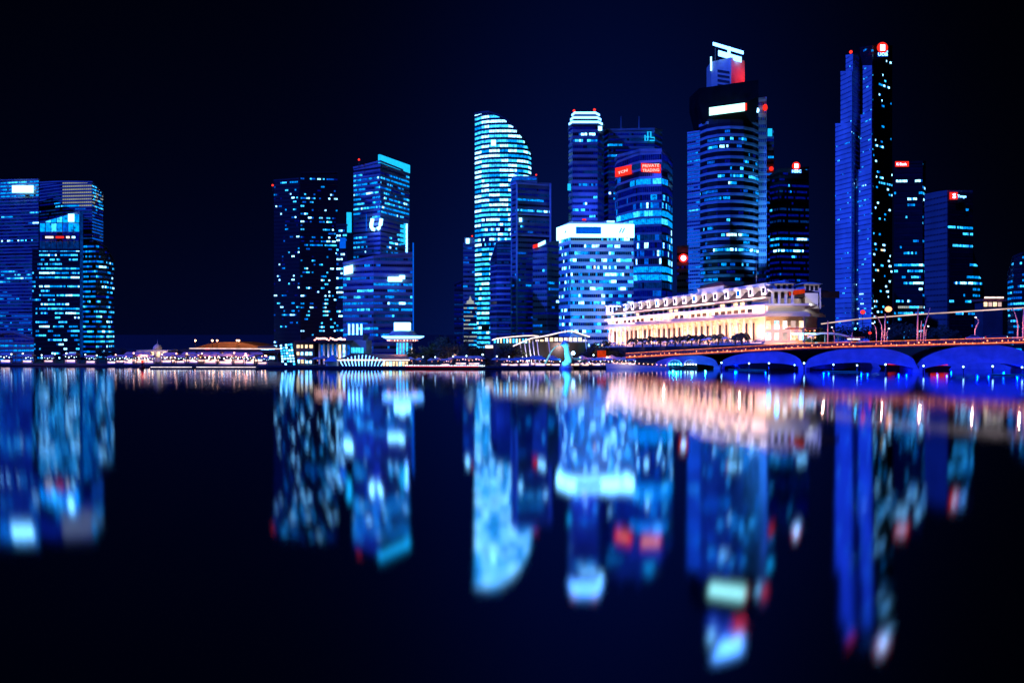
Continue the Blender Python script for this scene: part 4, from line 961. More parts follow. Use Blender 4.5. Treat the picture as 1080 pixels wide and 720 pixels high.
# windows of the rounded right end
for sx in range(5):
    for h0, h1 in ((1.2, 3.6), (4.8, 7.6)):
        u = (sx+.5)/5; x = HL[1][0]+(HL[2][0]-HL[1][0])*u; y = HL[1][1]+(HL[2][1]-HL[1][1])*u+2.06
        b = MB(); b.box(x-.75, x+.75, y-.12, y+.05, 8.2+h0, 8.2+h1); b.build('window', [G6, G5, S_PW, S_TW][(sx+int(h0)) % 4], hotel)
# floodlights of the hotel
rotz = math.atan2(uy, ux)
def flood(s, o, h, length, power, col, tgt, sy=.4):
    p = hp(s, o, h); l = add_light('facade_floodlight', 'AREA', p, power, col, length, size_y=sy)
    q = hp(s, tgt[0], tgt[1]); d = (q-p).normalized()
    xax = Vector((ux, uy, 0)); zax = -d; yax = zax.cross(xax).normalized(); xax = yax.cross(zax).normalized()
    from mathutils import Matrix
    l.rotation_euler = Matrix((xax, yax, zax)).transposed().to_euler()
for k in range(4):
    s = LEN*(.125+.25*k)
    flood(s, 2.6, .5, LEN*.24, 8800, (1, .48, .31), (-1.6, 7))
    flood(s, 1.6, 10.3, LEN*.24, 3400, (1, .52, .34), (-1.5, 14), .2)
    flood(s, 2.2, 15.8, LEN*.24, 3000, (1, .74, .66), (-3, 19), .2)
add_light('end_floodlight', 'POINT', (wx(832, 274), 276, 9.5), 3500, (1, .5, .24), .3)
add_light('end_floodlight', 'POINT', (wx(826, 277), 277, 21), 900, (1, .9, .85), .3); add_light('end_floodlight', 'POINT', (wx(858, 284), 283, 22), 700, (.95, .92, 1), .3)
# terrace before the hotel
b = MB(); ln = offset_line(HL, 13); b.prism(offset_line(HL, -1) and (ln + offset_line(HL, -1)[::-1]), GZ-.5, [z-.3 for z in ZB] + [z-.3 for z in ZB[::-1]])
structure(b.build('terrace', QUAY))
# palms
def make_palm(seed, label, group):
    r = random.Random(seed); t = thing('palm_tree', label, 'palm', (0, 0, 0), group)
    b = MB(); b.tube([(0, 0, 0), (.1, 0, 1.5), (.05, 0, 2.2)], [.26, .18, .15], 6); b.build('trunk', BARK, t)
    b = MB()
    for k in range(19):
        g = 2*math.pi*k/19 + r.uniform(-.2, .2); L = r.uniform(1.9, 3.0); up = r.uniform(.1, 1.9)
        prev = None
        for j in range(8):
            u = j/7; p = Vector((math.cos(g)*L*u, math.sin(g)*L*u, 2.2 + up*L*u - (up+.55)*L*u*u*.9))
            sd = Vector((-math.sin(g), math.cos(g), 0))*.42*math.sin(math.pi*min(.95, u*.85+.12))
            dr = Vector((0, 0, -.25))*abs(sd.length)
            if prev:
                pp, ps, pd = prev
                b.face([pp, p, p+sd+dr, pp+ps+pd]); b.face([pp, pp-ps+pd, p-sd+dr, p])
            prev = (p, sd, dr)
    b.build('crown', LEAF, t); return t
pal = [make_palm(5, 'low bushy palm silhouetted before the lit hotel columns', 'palms before the hotel columns'), make_palm(8, 'low bushy palm silhouetted before the lit hotel columns', 'palms before the hotel columns')]
first = [True, True]
for i, px in enumerate((668, 677, 688, 696, 703, 712, 720, 729, 738, 746, 757, 775, 793, 800)):
    k = i % 2
    o = pal[k] if first[k] else copy_tree(pal[k]); first[k] = False
    u = (px-638.5)/(808-638.5); D0 = 404+(286-404)*u
    for s in [LEN*x/200 for x in range(200)]:
        if 540+F*hp(s, 9, 0).x/hp(s, 9, 0).y >= px: break
    o.location = hp(s, 9, -.3); o.rotation_euler.z = R.uniform(0, 6); sc = R.uniform(1.05, 1.45); o.scale = (sc,)*3
# arch gate lights right of hotel
t = thing('entrance_canopy', 'lit entrance canopy with pink and white lamps right of the hotel columns', 'canopy', (wx(845, 280), 280, 6))
b = MB()
for px in (834, 846, 858): b.tube([at(px, 358, 280), at(px, 347, 280)], .18, 6)
b.build('post_row', STONEW, t)
b = MB(); b.box(wx(832, 280), wx(860, 280), 279, 284, wz(347, 280), wz(345.6, 280)); b.build('roof', REDTILE, t)
b = MB()
for k in range(26): b.ball(at(834+26*R.random(), 347.5 + 9*R.random(), 281+R.random()*2), .12+.2*R.random(), 6)
b.build('lamp_string', L_RAIL, t)
b = MB(); b.box(wx(834, 280), wx(859, 280), 278.6, 278.9, wz(352.6, 279), wz(351.2, 279)); b.build('sign', S_W, t)
t = thing('cyan_canopy', 'low tensile canopy lit bright cyan right of the hotel', 'canopy', (wx(872, 290), 290, 6))
b = MB(); A = [(852, 355), (858, 352), (866, 350.4), (876, 350.4), (886, 351.6), (895, 354), (902, 356.6)]
for i in range(len(A)-1):
    p, q = at(*A[i], 287), at(*A[i+1], 287)
    b.hexa([(p.x, 287, p.z-.6), (q.x, 287, q.z-.6), (q.x, 293, q.z-.6), (p.x, 293, p.z-.6), (p.x, 287, p.z), (q.x, 287, q.z), (q.x, 293, q.z), (p.x, 293, p.z)])
b.build('roof', WHITEP, t)
b = MB()
for px in (856, 870, 884, 898): b.tube([at(px, 362, 289), at(px, 353, 289)], .2, 6)
b.build('post_row', STEEL, t)
add_light('canopy_lamp', 'POINT', (wx(868, 284), 284, 8.2), 700, (.05, .6, 1), .2)

# blue floodlights of the pale block and the bow fronted tower
f = add_light('tower_floodlight', 'AREA', (wx(620, 360), 372, 10), 15000, (.02, .34, 1.0), 20, size_y=3); aim(f, (wx(632, 410), 412, 45))
f = add_light('tower_floodlight', 'AREA', (wx(729, 575), 574, 14), 13000, (.03, .30, 1.0), 8, size_y=4); aim(f, (wx(752, 595), 598, 90))
f = add_light('cabin_lamp', 'AREA', (wx(800, 600), 592, wz(88, 600)), 1900, (1, .03, .05), 2, size_y=2); aim(f, (wx(778, 598), 599, wz(75, 598)))
add_light('dome_lamp', 'POINT', (wx(165, 322), 321, 7), 500, (1, .75, .6), .2)

f = add_light('tower_floodlight', 'AREA', (wx(850, 690), 690, 20), 26000, (.0, .05, 1.0), 12, size_y=4); aim(f, (wx(890, 798), 800, 110))

ps = thing('terrace_parasol', 'white lit parasol among the palms on the hotel terrace', 'parasol', (0, 0, 0), 'white parasols on the hotel terrace')
b = MB(); b.tube([(0, 0, 0), (0, 0, 2.5)], .05, 5); b.build('pole', STEEL, ps)
b = MB(); b.lathe(0, 0, [(1.5, 2.0), (1.5, 2.08), (.8, 2.5), (.06, 2.8)], 8); b.build('canopy', WHITEP, ps)
b = MB(); b.ball((0, 0, 1.7), .16, 6); b.build('lantern', L_RAIL, ps)
pos = []
for k in range(15):
    v = hp(LEN*(.17+.055*k+R.uniform(-.015, .015)), R.uniform(10.5, 12), -.3); pos.append((v.x, v.y, v.z, 0, R.uniform(.7, 1.0)))
copies(ps, pos)
for k in range(7):
    v = hp(LEN*(.12+.13*k), 14.5, 1.0); add_light('terrace_lamp', 'POINT', v, 230, (1, .62, .42), .15)
for px, D in ((205, 300), (232, 300), (258, 298), (150, 306)):
    add_light('quay_lamp', 'POINT', (wx(px, D), D, 4.5), 420, (1, .36, .2), .2)

def spill(px, py, D, e, col=(.02, .07, 1.0), d=7, size=5):
    q = at(px, py, D); f = add_light('added_spill_lamp', 'AREA', (q.x, q.y-d, q.z), e, col, size, size_y=size*.4); f.data.spread = math.pi  # unseen lamp added before the wall to stand in for sign glow
    aim(f, (q.x, q.y+3, q.z))
spill(397, 240, 415, 6000); spill(380, 288, 392, 1100); spill(416, 294, 390, 1300); spill(690, 178, 462, 3500, size=9); spill(620, 215, 500, 6000); spill(768, 58, 588, 2500); spill(520, 300, 520, 2500)
f = add_light('tower_floodlight', 'AREA', (wx(806, 575), 575, 24), 16000, (.04, .30, 1.0), 2, size_y=2); f.data.spread = math.radians(40); aim(f, (wx(804, 600), 600, 110))
for px in (838, 848, 856): add_light('entrance_lamp', 'POINT', at(px, 352, 280), 260, (1, .42, .16), .15)

def make_umb(label, group):
    t = thing('cafe_parasol', label, 'parasol', (0, 0, 0), group)
    b = MB(); b.tube([(0, 0, 0), (0, 0, 2.3)], .05, 5); b.build('pole', STEEL, t)
    b = MB(); b.lathe(0, 0, [(1.6, 1.9), (1.6, 1.98), (.9, 2.4), (.05, 2.75)], 8); b.build('canopy', AWN, t)
    b = MB(); b.ball((.2, -.3, 1.5), .13, 6); b.build('lantern', L_RAIL, t)
    return t
copies(make_umb('cafe parasol with a warm lantern on the quay', 'cafe parasols along the quay'), [(*base(px, D+R.random()*6), R.random(), R.uniform(.8, 1.25)) for px, D in [(433,286),(442,288),(455,287),(461,289),(475,288),(481,290),(494,288),(507,287),(523,287),(544,288),(560,289),(572,288),(583,290),(614,289),(618,292),(628,291),(640,292),(645,294),(318,287),(326,287),(334,288),(341,288)]])
for px in (440, 470, 500, 545, 615, 640): add_light('cafe_lamp', 'POINT', (wx(px, 290), 289, 3.2), 190, (1, .42, .26), .12)

# ------------------------------------------------------------------ bridge
BX = [(640, 296), (690, 287), (758, 277), (848, 266), (969, 252), (1098, 238), (1180, 231)]
def bD(px):
    for i in range(len(BX)-1):
        if px <= BX[i+1][0]: 
            u = (px-BX[i][0])/(BX[i+1][0]-BX[i][0]); return BX[i][1]+(BX[i+1][1]-BX[i][1])*u
    return BX[-1][1]
def bY(px):      # sight line of the deck top
    return 376.5 + (px-660)*(366.6-376.5)/180 if px < 840 else 366.6 + (px-840)*(360.6-366.6)/240
def bz(px): return wz(bY(px), bD(px))
bridge = thing('arch_bridge', 'road bridge of blue lit concrete arches with a red lit railing', 'bridge', (wx(880, 262), 262, 0))
W = 22.0
xs = [660+10*k for k in range(53)]
b = MB()
for a, c in zip(xs[:-1], xs[1:]):
    pa, pc = (wx(a, bD(a)), bD(a)), (wx(c, bD(c)), bD(c))
    za, zc = bz(a), bz(c); th = .6
    b.hexa([(*pa, za-th), (*pc, zc-th), (pc[0]+6, pc[1]+W, zc-th), (pa[0]+6, pa[1]+W, za-th), (*pa, za), (*pc, zc), (pc[0]+6, pc[1]+W, zc), (pa[0]+6, pa[1]+W, za)])
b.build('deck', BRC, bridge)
b = MB()
for a, c in zip(xs[:-1], xs[1:]):
    pa, pc = Vector((wx(a, bD(a)), bD(a)-.3, bz(a))), Vector((wx(c, bD(c)), bD(c)-.3, bz(c)))
    b.hexa([pa+Vector((0, 0, -.55)), pc+Vector((0, 0, -.55)), pc+Vector((0, .28, -.55)), pa+Vector((0, .28, -.55)), pa+Vector((0, 0, .1)), pc+Vector((0, 0, .1)), pc+Vector((0, .28, .1)), pa+Vector((0, .28, .1))])
b.build('parapet', REDSTEEL, bridge)
b = MB(); 
for dz, r in ((.45, .05), (.85, .05), (1.25, .09)):
    b.tube([Vector((wx(a, bD(a)), bD(a)-.1, bz(a)+dz)) for a in xs], r, 5)
px = 660
while px < 1180:
    b.tube([Vector((wx(px, bD(px)), bD(px)-.1, bz(px))), Vector((wx(px, bD(px)), bD(px)-.1, bz(px)+1.25))], .06, 4); px += 3.1
b.build('railing', REDSTEEL, bridge)
b = MB()
b.tube([Vector((wx(a, bD(a)), bD(a)-.42, bz(a)-.02)) for a in xs], .15, 5); b.build('light_line', S_OR, bridge)
b = MB(); 
b.tube([Vector((wx(a, bD(a)), bD(a)-.2, bz(a)+1.32)) for a in xs], .075, 5); b.build('rail_light', S_OR, bridge)
b = MB(); px = 664
while px < 1180:
    if R.random() < .75:
        b = MB(); b.ball((wx(px, bD(px)), bD(px)-.5, bz(px)+R.uniform(0, .7)), R.uniform(.12, .24), 6); b.build('railing_lamp', L_RAIL, bridge)
    px += R.uniform(3, 7)
piers = [690, 758, 848, 969, 1098, 1240]
for p in piers[1:5]:
    D = bD(p); x = wx(p, D)
    b = MB(); b.prism([(x-1.7, D-.2), (x, D-2.0), (x+1.7, D-.2), (x+7.7, D+W), (x+4.3, D+W)], -1.5, 1.0)
    b.build('pier', BRC, bridge)
for i in range(len(piers)-1):
    a, c = piers[i], piers[i+1]
    N = 22; ex, inn = [], []
    for k in range(N+1):
        u = k/N; px = a+(c-a)*u; D = bD(px); top = bz(px)-.62
        sh = 1-abs(2*u-1)**2.0
        ze = .9 + (top-.9)*min(1, 1.03*(sh**.46)); zi = .2 + (top-1.1)*(sh**.6)*.42
        if ze > top: ze = top
        ex.append(Vector((wx(px, D), D, ze))); inn.append(Vector((wx(px, D), D, min(zi, ze-.5))))
    b = MB(); off = Vector((6, W, 0)); e0 = Vector((0, -.02, 0))
    for k in range(N):
        b.hexa([inn[k]+e0, inn[k+1]+e0, inn[k+1]+off, inn[k]+off, ex[k]+e0, ex[k+1]+e0, ex[k+1]+off, ex[k]+off])
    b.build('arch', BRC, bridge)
    n = 3 if i else 2
    for k in range(n):
        px = a+(c-a)*(k+.5)/n; D = bD(px)
        add_light('arch_lamp', 'POINT', (wx(px, D)+2, D+5, 1.3), 1150 if i else 400, (.0, .012, 1.0) if i else (.02, .4, 1.0), .15)
        add_light('arch_lamp', 'POINT', (wx(px, D), D-4.5, .8), 620 if i else 300, (.0, .012, 1.0) if i else (.02, .45, 1.0), .15)
t = thing('arch_backing_wall', 'added backing wall lit blue to fill the bridge arches', 'wall', (wx(880, 333), 333, 0))  # wall added behind the arches to fill their openings with blue
b = MB(); ewl = [(wx(p_, D_), D_) for p_, D_ in ((742, 316), (760, 309), (860, 297), (980, 283), (1130, 267))]
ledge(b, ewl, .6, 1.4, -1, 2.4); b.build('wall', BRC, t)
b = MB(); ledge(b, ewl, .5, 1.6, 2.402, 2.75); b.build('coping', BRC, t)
for px in (775, 820, 875, 930, 990, 1045, 1095):
    D = bD(px)+W+3; add_light('backing_wall_lamp', 'POINT', (wx(px, D)+4, D, 1.2), 420, (.0, .06, 1.0), .15)  # unseen lamps added to turn the backing wall blue
b = MB()
for a, c in zip(xs[:-1], xs[1:]):
    pa, pc = (wx(a, bD(a))+.3, bD(a)+1.2), (wx(c, bD(c))+.3, bD(c)+1.2)
    za, zc = bz(a)+.01, bz(c)+.01; th = -.8
    b.hexa([(*pa, za), (*pc, zc), (pc[0]+5, pc[1]+W-3, zc), (pa[0]+5, pa[1]+W-3, za), (*pa, za-th), (*pc, zc-th), (pc[0]+5, pc[1]+W-3, zc-th), (pa[0]+5, pa[1]+W-3, za-th)])
b.build('roadway', surf('asphalt', (.05, .05, .055), .8), bridge)
for px in (700, 780, 868, 930, 970, 1025, 1075):
    D = bD(px)+2.5; add_light('deck_lamp', 'POINT', (wx(px, D), D, bz(px)+4), 600, (1, .40, .26), .12)
# marker lamps standing in the water along the bridge
mk = thing('marker_lamp', 'bluish white marker lamp on a pile in the water before the arches', 'marker lamp', (0, 0, 0), 'marker lamps in the water along the bridge')
b = MB(); b.tube([(0, 0, -1), (0, 0, 1.9)], .16, 6); b.build('pile', DSTEEL, mk)
b = MB(); b.ball((0, 0, 2.15), .25, 8); b.build('lamp', L_BL, mk, True)
copies(mk, [(wx(px, bD(px)-5), bD(px)-5, 0, 0, R.uniform(.85, 1.15)) for px in (761, 790, 811, 838, 848, 879, 904, 934, 974, 1016, 1047, 1078)])
for (x0, x1, lab) in ((869, 906, 'thin lit boom lying on the water under the second blue arch'), (768, 808, 'thin lit boom on the water under the first blue arch'), (1046, 1090, 'thin lit boom on the water at the right edge')):
    t = thing('floating_boom', lab, 'boom', (wx((x0+x1)/2, bD(x0)-6), bD(x0)-6, 0))
    b = MB(); b.tube([(wx(x0, bD(x0)-6), bD(x0)-6, .1), (wx(x1, bD(x1)-6), bD(x1)-6, .1)], .18, 6); b.build('float', DSTEEL, t)
    b = MB(); b.tube([(wx(x0, bD(x0)-6.2), bD(x0)-6.25, .25), (wx(x1, bD(x1)-6.2), bD(x1)-6.25, .25)], .05, 5); b.build('light', S_BL, t)
# red lit quay seen under the arches
for k, (x0, x1, lab) in enumerate(((937, 966, 'long red lit barge moored beyond the second blue arch'), (982, 1000, 'shorter red lit barge beyond the third blue arch'))):
    D = bD(x0)+W-3; t = thing('moored_barge', lab, 'barge', (wx((x0+x1)/2, D), D, 0))
    b = MB(); a0, a1 = wx(x0-3, D), wx(x1+3, D); b.hexa([(a0+1, D, -.4), (a1-1, D, -.4), (a1-1, D+5, -.4), (a0+1, D+5, -.4), (a0, D-.4, 1.2), (a1, D-.4, 1.2), (a1, D+5.4, 1.2), (a0, D+5.4, 1.2)]); b.build('hull', DARKC, t)
    b = MB(); b.box(a0+2, a1-2, D+.6, D+4, 1.2, 3.0); b.build('cabin', REDTILE, t)
    b = MB(); b.box(wx(x0, D), wx(x1, D), D+.2, D+.5, 1.5, 2.7); b.build('window_band', S_R, t)

# lit tents under the left arch
for px, w, lab in ((712, 15, 'cyan lit awning on the quay below the left end of the bridge'), (728, 14, 'second cyan lit awning nearer the blue arches')):
    D = 281; c = wx(px, D); t = thing('quay_awning', lab, 'awning', (c, D, 0), 'cyan awnings by the bridge end')
    b = MB(); hw = w*D/F/2
    for k in range(6):
        g0, g1 = math.pi*k/6, math.pi*(k+1)/6
        A = [(c-hw*math.cos(g), .9+2.1*math.sin(g)) for g in (g0, g1)]
        b.hexa([(A[0][0], D, A[0][1]-.25), (A[1][0], D, A[1][1]-.25), (A[1][0], D+4, A[1][1]-.25), (A[0][0], D+4, A[0][1]-.25), (A[0][0], D, A[0][1]), (A[1][0], D, A[1][1]), (A[1][0], D+4, A[1][1]), (A[0][0], D+4, A[0][1])])
    b.build('canopy', WHITEP, t)
    b = MB()
    for k in range(5): b.ball((c-hw*.8+hw*.4*k, D-.3, 1.4), .26, 6)
    b.build('lamp_row', L_CY if px < 720 else L_W, t)
    b = MB(); b.box(c-hw, c+hw, D-1, D+5, -.6, .7); b.build('platform', DARKC, t)
    add_light('awning_lamp', 'POINT', (c, D-2.5, 1.6), 130, (.05, .6, 1), .15)
t = thing('landing_stage', 'pale landing stage with a lit railing reaching to the bridge end', 'pier', (wx(675, 279), 279, 0))
b = MB(); b.hexa([(wx(640, 279), 279.5, -.5), (wx(706, 276), 276, -.5), (wx(706, 276), 279, -.5), (wx(640, 279), 284, -.5), (wx(640, 279), 279.5, 1.7), (wx(706, 276), 276, .7), (wx(706, 276), 279, .7), (wx(640, 279), 284, 1.7)]); b.build('stage', STONEW, t)
b = MB()
for k in range(14): 
    u = k/13; b.ball((wx(642, 279)+(wx(702, 276)-wx(642, 279))*u, 279.2-3.2*u, 2.3-u), .16, 6)
b.build('lamp_row', L_PK, t)
add_light('stage_lamp', 'POINT', (wx(660, 276), 276, 4), 350, (1, .85, .8), .2)
b = MB(); c = wx(634, 287)
t = thing('red_banner_tower', 'slim stand hung with a glowing red banner left of the hotel', 'banner', (c, 287, GZ))
b.box(c-.8, c+.8, 287, 287.8, GZ, wz(369, 287)); b.build('stand', DSTEEL, t)
b = MB(); b.box(c-1.3, c+1.6, 286.7, 286.95, wz(377, 287), wz(369.5, 287)); b.build('banner', S_DR, t)

# ---- long light tube on curved masts over the bridge
t = thing('light_gantry', 'long glowing tube carried over the bridge on slim masts', 'light gantry', (wx(970, 258), 258, 8))
tubep = [(866, 341.5, 284), (888, 338.6, 280), (908, 336.2, 276), (940, 333.6, 272), (968, 331.4, 268), (1000, 329.6, 265), (1040, 327, 261), (1090, 324, 256), (1180, 319, 250)]
b = MB(); b.tube([at(*p) for p in tubep], .2, 7); b.build('light_tube', S_TW, t)
def mast(name, pts, lab, r=.2, lamp=None, group='slim masts along the bridge'):
    D = bD(min(pts[0][0], 1170))+5
    g = at(pts[0][0], 352, D); g.z = bz(min(pts[0][0], 1170))
    m = thing(name, lab, 'mast', g, group)
    P3 = [at(x, y, D) for x, y in pts]; P3[0].z = g.z
    b = MB(); b.tube(P3, [r*(1.1-.5*i/len(P3)) for i in range(len(P3))], 7); b.build('pole', MASTM, m)
    if lamp:
        q = P3[-1]; b = MB(); b.ball(q, .28, 8, 0, .7); b.build('lamp_head', lamp, m, True)
MASTM = surf('mast_paint', (.6, .34, .28), .5)
mast('curved_mast', [(929, 356), (930.5, 350), (929.5, 343), (927, 337), (923.5, 333), (920, 331)], 'curved mast of the left pair bending left')
mast('straight_mast', [(932.6, 356), (933.2, 345), (933.8, 331)], 'straight mast standing close to the left curved mast', .24)
mast('straight_mast', [(967.5, 354), (967.8, 340), (968.3, 325)], 'straight mast at the middle of the light tube', .24)
mast('leaning_mast', [(973.5, 354), (975, 345), (978, 335), (981, 324.5)], 'mast leaning right beside the middle straight mast')
mast('straight_mast', [(970.7, 354), (971.4, 345), (972, 338)], 'short mast between the middle straight and leaning masts', .15)
mast('curved_mast', [(1073, 353), (1073.6, 345), (1072.5, 337), (1070.4, 330), (1067.5, 325)], 'curved mast near the right edge of the bridge')
mast('straight_mast', [(1078.5, 353), (1079.3, 340), (1080, 325)], 'straight mast at the right edge of the bridge', .24)
mast('straight_mast', [(873, 358), (873, 348), (873.2, 338)], 'straight mast at the left end of the light tube', .2)
mast('straight_mast', [(848, 361), (848, 349), (848.2, 334)], 'straight mast before the right end of the hotel', .2)
mast('curved_street_lamp', [(1028, 354.5), (1028.4, 348), (1030, 343.5), (1032, 340), (1031.4, 337), (1029, 334.6)], 'street lamp with a hooked head between the parked cars and the light tube', .2, L_ST)
mast('curved_street_lamp', [(924.5, 357), (924.2, 350), (923.2, 345), (920.5, 341)], 'street lamp with a white head left of the left curved mast', .15, L_ST)
mast('curved_street_lamp', [(935.2, 356), (935.6, 350), (937.5, 346.5)], 'low street lamp right of the left straight mast', .13, L_ST)
mast('curved_street_lamp', [(898.4, 358), (898.6, 352), (899.8, 347.6), (902, 346.6)], 'low lamp with a bluish hook by the cyan canopy', .15, L_CY)
mast('curved_street_lamp', [(976, 353), (976.6, 348), (979, 344)], 'low street lamp leaning off the middle masts', .13, L_ST)
mast('curved_street_lamp', [(880, 358), (880, 350), (877.5, 345)], 'small white lamp left of the cyan lamp hook', .13, L_ST)
for (px, py, m, lab, D, r) in ((910, 329, L_RD, 'dim red lamp on a mast behind the bridge', 310, .9), (937, 326, L_RAIL, 'orange lamp on a mast behind the bridge', 310, 1.3), (917.5, 351, L_RD, 'low red signal lamp behind the bridge railing', 285, .55)):
    q = at(px, py, D); t = thing('lamp_mast', lab, 'lamp', (q.x, D, 6))
    b = MB(); b.tube([(q.x, D, 6), (q.x, D, q.z)], .14, 5); b.build('pole', DSTEEL, t)
    b = MB(); b.ball(q, r, 8, 0, .8); b.build('lamp_head', m, t, True)
# warm canopy and bus shelter behind
t = thing('warm_canopy', 'orange lit slab canopy low behind the bridge at right', 'canopy', (wx(1048, 400), 400, 6))
b = MB(); b.box(wx(1037, 400), wx(1062, 400), 400, 410, wz(317.5, 400), wz(315, 400)); b.build('roof', REDTILE, t)
b = MB(); b.box(wx(1038, 400), wx(1058, 400), 399.5, 399.8, wz(314.6, 400), wz(313, 400)); b.build('sign', S_PW, t)
b = MB(); b.box(wx(1039, 400), wx(1060, 400), 402, 409, GZ, wz(317.5, 400)); b.build('body', CLAD, t)
for k in range(4):
    b = MB(); b.box(wx(1040+5*k, 400), wx(1043.5+5*k, 400), 401.7, 401.95, wz(323, 400), wz(318.5, 400)); b.build('window', S_TW if k % 2 else G6, t)
t = thing('bus_shelter', 'reddish roofed shelter on the bridge left of the curved masts', 'shelter', (wx(905, 266), 266, 8))
b = MB(); z = bz(905); b.box(wx(895, 266), wx(912, 266), 266, 269, z+2.6, z+2.9); b.build('roof', REDTILE, t)
b = MB()
for px in (896, 903, 911): b.tube([(wx(px, 266), 268.5, z), (wx(px, 266), 268.5, z+2.6)], .08, 5)
b.build('post_row', STEEL, t)
b = MB(); b.box(wx(897, 266), wx(910, 266), 268.2, 268.4, z+1.9, z+2.3); b.build('light', S_PW, t)
# cars
def make_car(paint, label):
    t = thing('parked_car', label, 'car', (0, 0, 0), 'cars on the bridge')
    def section(pts, y0, y1, tap=0):
        b = MB(); n = len(pts)
        b.v = [(x, y0, z) for x, z in pts] + [(x, y1, z) for x, z in pts]
        b.f = [tuple(range(n)), tuple(reversed(range(n, 2*n)))] + [(i, i+n, (i+1) % n+n, (i+1) % n) for i in range(n)]
        b.m = [0]*len(b.f); return b
    section([(-2.2, .3), (2.2, .3), (2.25, .62), (2.0, .85), (1.15, .93), (-1.5, .95), (-2.15, .85), (-2.25, .6)], -.86, .86).build('body', paint, t)
    section([(1.1, .94), (.45, 1.42), (-.9, 1.45), (-1.6, .96)], -.72, .72).build('cabin', paint, t)
    for y in (-.74, .72):
        section([(.85, .98), (.38, 1.34), (-.85, 1.36), (-1.35, .99)], y, y+.02).build('side_window', G0, t)
    for x in (-1.35, 1.4):
        for y in (-.88, .70):
            b = MB(); b.lathe(0, 0, [(.32, 0), (.32, .18)], 14); b.v = [(x+vx, y+vz, .32+vy) for vx, vy, vz in b.v]; w = b.build('wheel', RUBBER, t)
            b = MB(); b.lathe(0, 0, [(.19, 0), (.19, .02)], 12); b.v = [(x+vx, (y-.03 if y < 0 else y+.19)+vz, .32+vy) for vx, vy, vz in b.v]; b.build('rim', STEEL, w)
    for y in (-.7, .45):
        b = MB(); b.box(2.2, 2.27, y, y+.25, .62, .76); b.build('headlight', L_W, t)
        b = MB(); b.box(-2.27, -2.2, y, y+.25, .65, .8); b.build('tail_light', L_RD, t)
    return t
for px, paint, lab in ((1028, CARS, 'silver car on the bridge beside the hooked street lamp'), (1051, CARP, 'dark car on the bridge nearest the right edge')):
    c = make_car(paint, lab); D = bD(px)+1.6; c.location = (wx(px, D), D, bz(px)+.02)
    c.rotation_euler = (0, -.012, math.atan2(bD(px+5)-bD(px), wx(px+5, bD(px+5))-wx(px, bD(px)))); c.scale = (1.2,)*3 if px > 1040 else (1.05,)*3
    c.location.z += .82

# ------------------------------------------------------------------ sky, blue fill sun, camera
w = bpy.data.worlds.new('World'); scene.world = w; w.use_nodes = True
nt = w.node_tree; nt.nodes.clear()
out = nt.nodes.new('ShaderNodeOutputWorld')
sky = nt.nodes.new('ShaderNodeTexSky'); sky.sky_type = 'NISHITA'; sky.sun_disc = False
sun_dir = Vector((.78, .5, -.70)).normalized()      # direction in which the light travels
el = math.asin(-sun_dir.z); az = math.atan2(-sun_dir.x, -sun_dir.y)
sky.sun_elevation = el; sky.sun_rotation = az
bg1 = nt.nodes.new('ShaderNodeBackground'); bg1.inputs['Strength'].default_value = .00006
nt.links.new(sky.outputs[0], bg1.inputs['Color'])
tc = nt.nodes.new('ShaderNodeTexCoord'); sx = nt.nodes.new('ShaderNodeSeparateXYZ')
nt.links.new(tc.outputs['Generated'], sx.inputs[0])
def mth(op, a, c=None):
    n = nt.nodes.new('ShaderNodeMath'); n.operation = op
    for i, v in enumerate((a, c)):
        if v is None: continue
        if isinstance(v, (int, float)): n.inputs[i].default_value = v
        else: nt.links.new(v, n.inputs[i])
    return n.outputs[0]
z = mth('MAXIMUM', sx.outputs['Z'], 0.0)
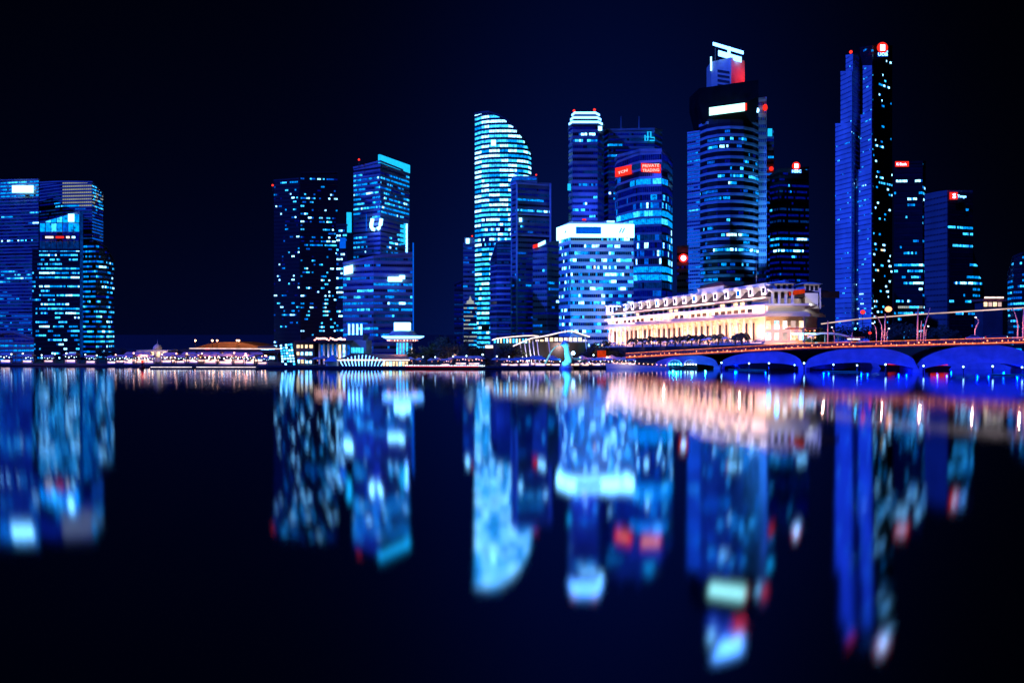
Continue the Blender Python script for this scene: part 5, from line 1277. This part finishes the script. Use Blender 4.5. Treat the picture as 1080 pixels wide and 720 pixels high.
fall = mth('EXPONENT', mth('MULTIPLY', z, -4.6))
azm = mth('ARCTAN2', sx.outputs['X'], sx.outputs['Y'])
d1 = mth('DIVIDE', mth('SUBTRACT', azm, .12), .22)
city = mth('EXPONENT', mth('MULTIPLY', mth('MULTIPLY', d1, d1), -1.0))
d2 = mth('DIVIDE', mth('SUBTRACT', azm, -.30), .42)
left = mth('EXPONENT', mth('MULTIPLY', mth('MULTIPLY', d2, d2), -1.0))
tot = mth('MULTIPLY', fall, mth('ADD', mth('MULTIPLY', city, .095), mth('ADD', mth('MULTIPLY', left, .014), .001)))
tot = mth('ADD', tot, .0002)
bg2 = nt.nodes.new('ShaderNodeBackground'); bg2.inputs['Color'].default_value = (.01, .09, 1.0, 1)
nt.links.new(tot, bg2.inputs['Strength'])
ad = nt.nodes.new('ShaderNodeAddShader')
nt.links.new(bg1.outputs[0], ad.inputs[0]); nt.links.new(bg2.outputs[0], ad.inputs[1]); nt.links.new(ad.outputs[0], out.inputs['Surface'])
s = bpy.data.lights.new('blue_fill_sun', 'SUN'); s.energy = 5.0; s.angle = math.radians(.5); s.color = (.015, .07, 1.0)  # added blue sun, stands in for the blue light on tower faces
so = bpy.data.objects.new('blue_fill_sun', s); COL.objects.link(so); so.rotation_euler = sun_dir.to_track_quat('-Z', 'Y').to_euler()

cam = bpy.data.cameras.new('camera'); co = bpy.data.objects.new('camera', cam); COL.objects.link(co)
co.location = (0, 0, H); co.rotation_euler = (math.radians(90), 0, 0)
cam.sensor_width = 36; cam.lens = 30; cam.shift_y = -8/1080; cam.clip_start = .5; cam.clip_end = 20000
scene.camera = co
scene.view_settings.view_transform = 'Standard'; scene.view_settings.look = 'None'
scene.view_settings.exposure = 0; scene.view_settings.gamma = 1
scene.cycles.max_bounces = 4; scene.cycles.diffuse_bounces = 1; scene.cycles.glossy_bounces = 3
scene.cycles.sample_clamp_indirect = 40.0; scene.cycles.use_denoising = True
scene.cycles.caustics_reflective = False; scene.cycles.caustics_refractive = False
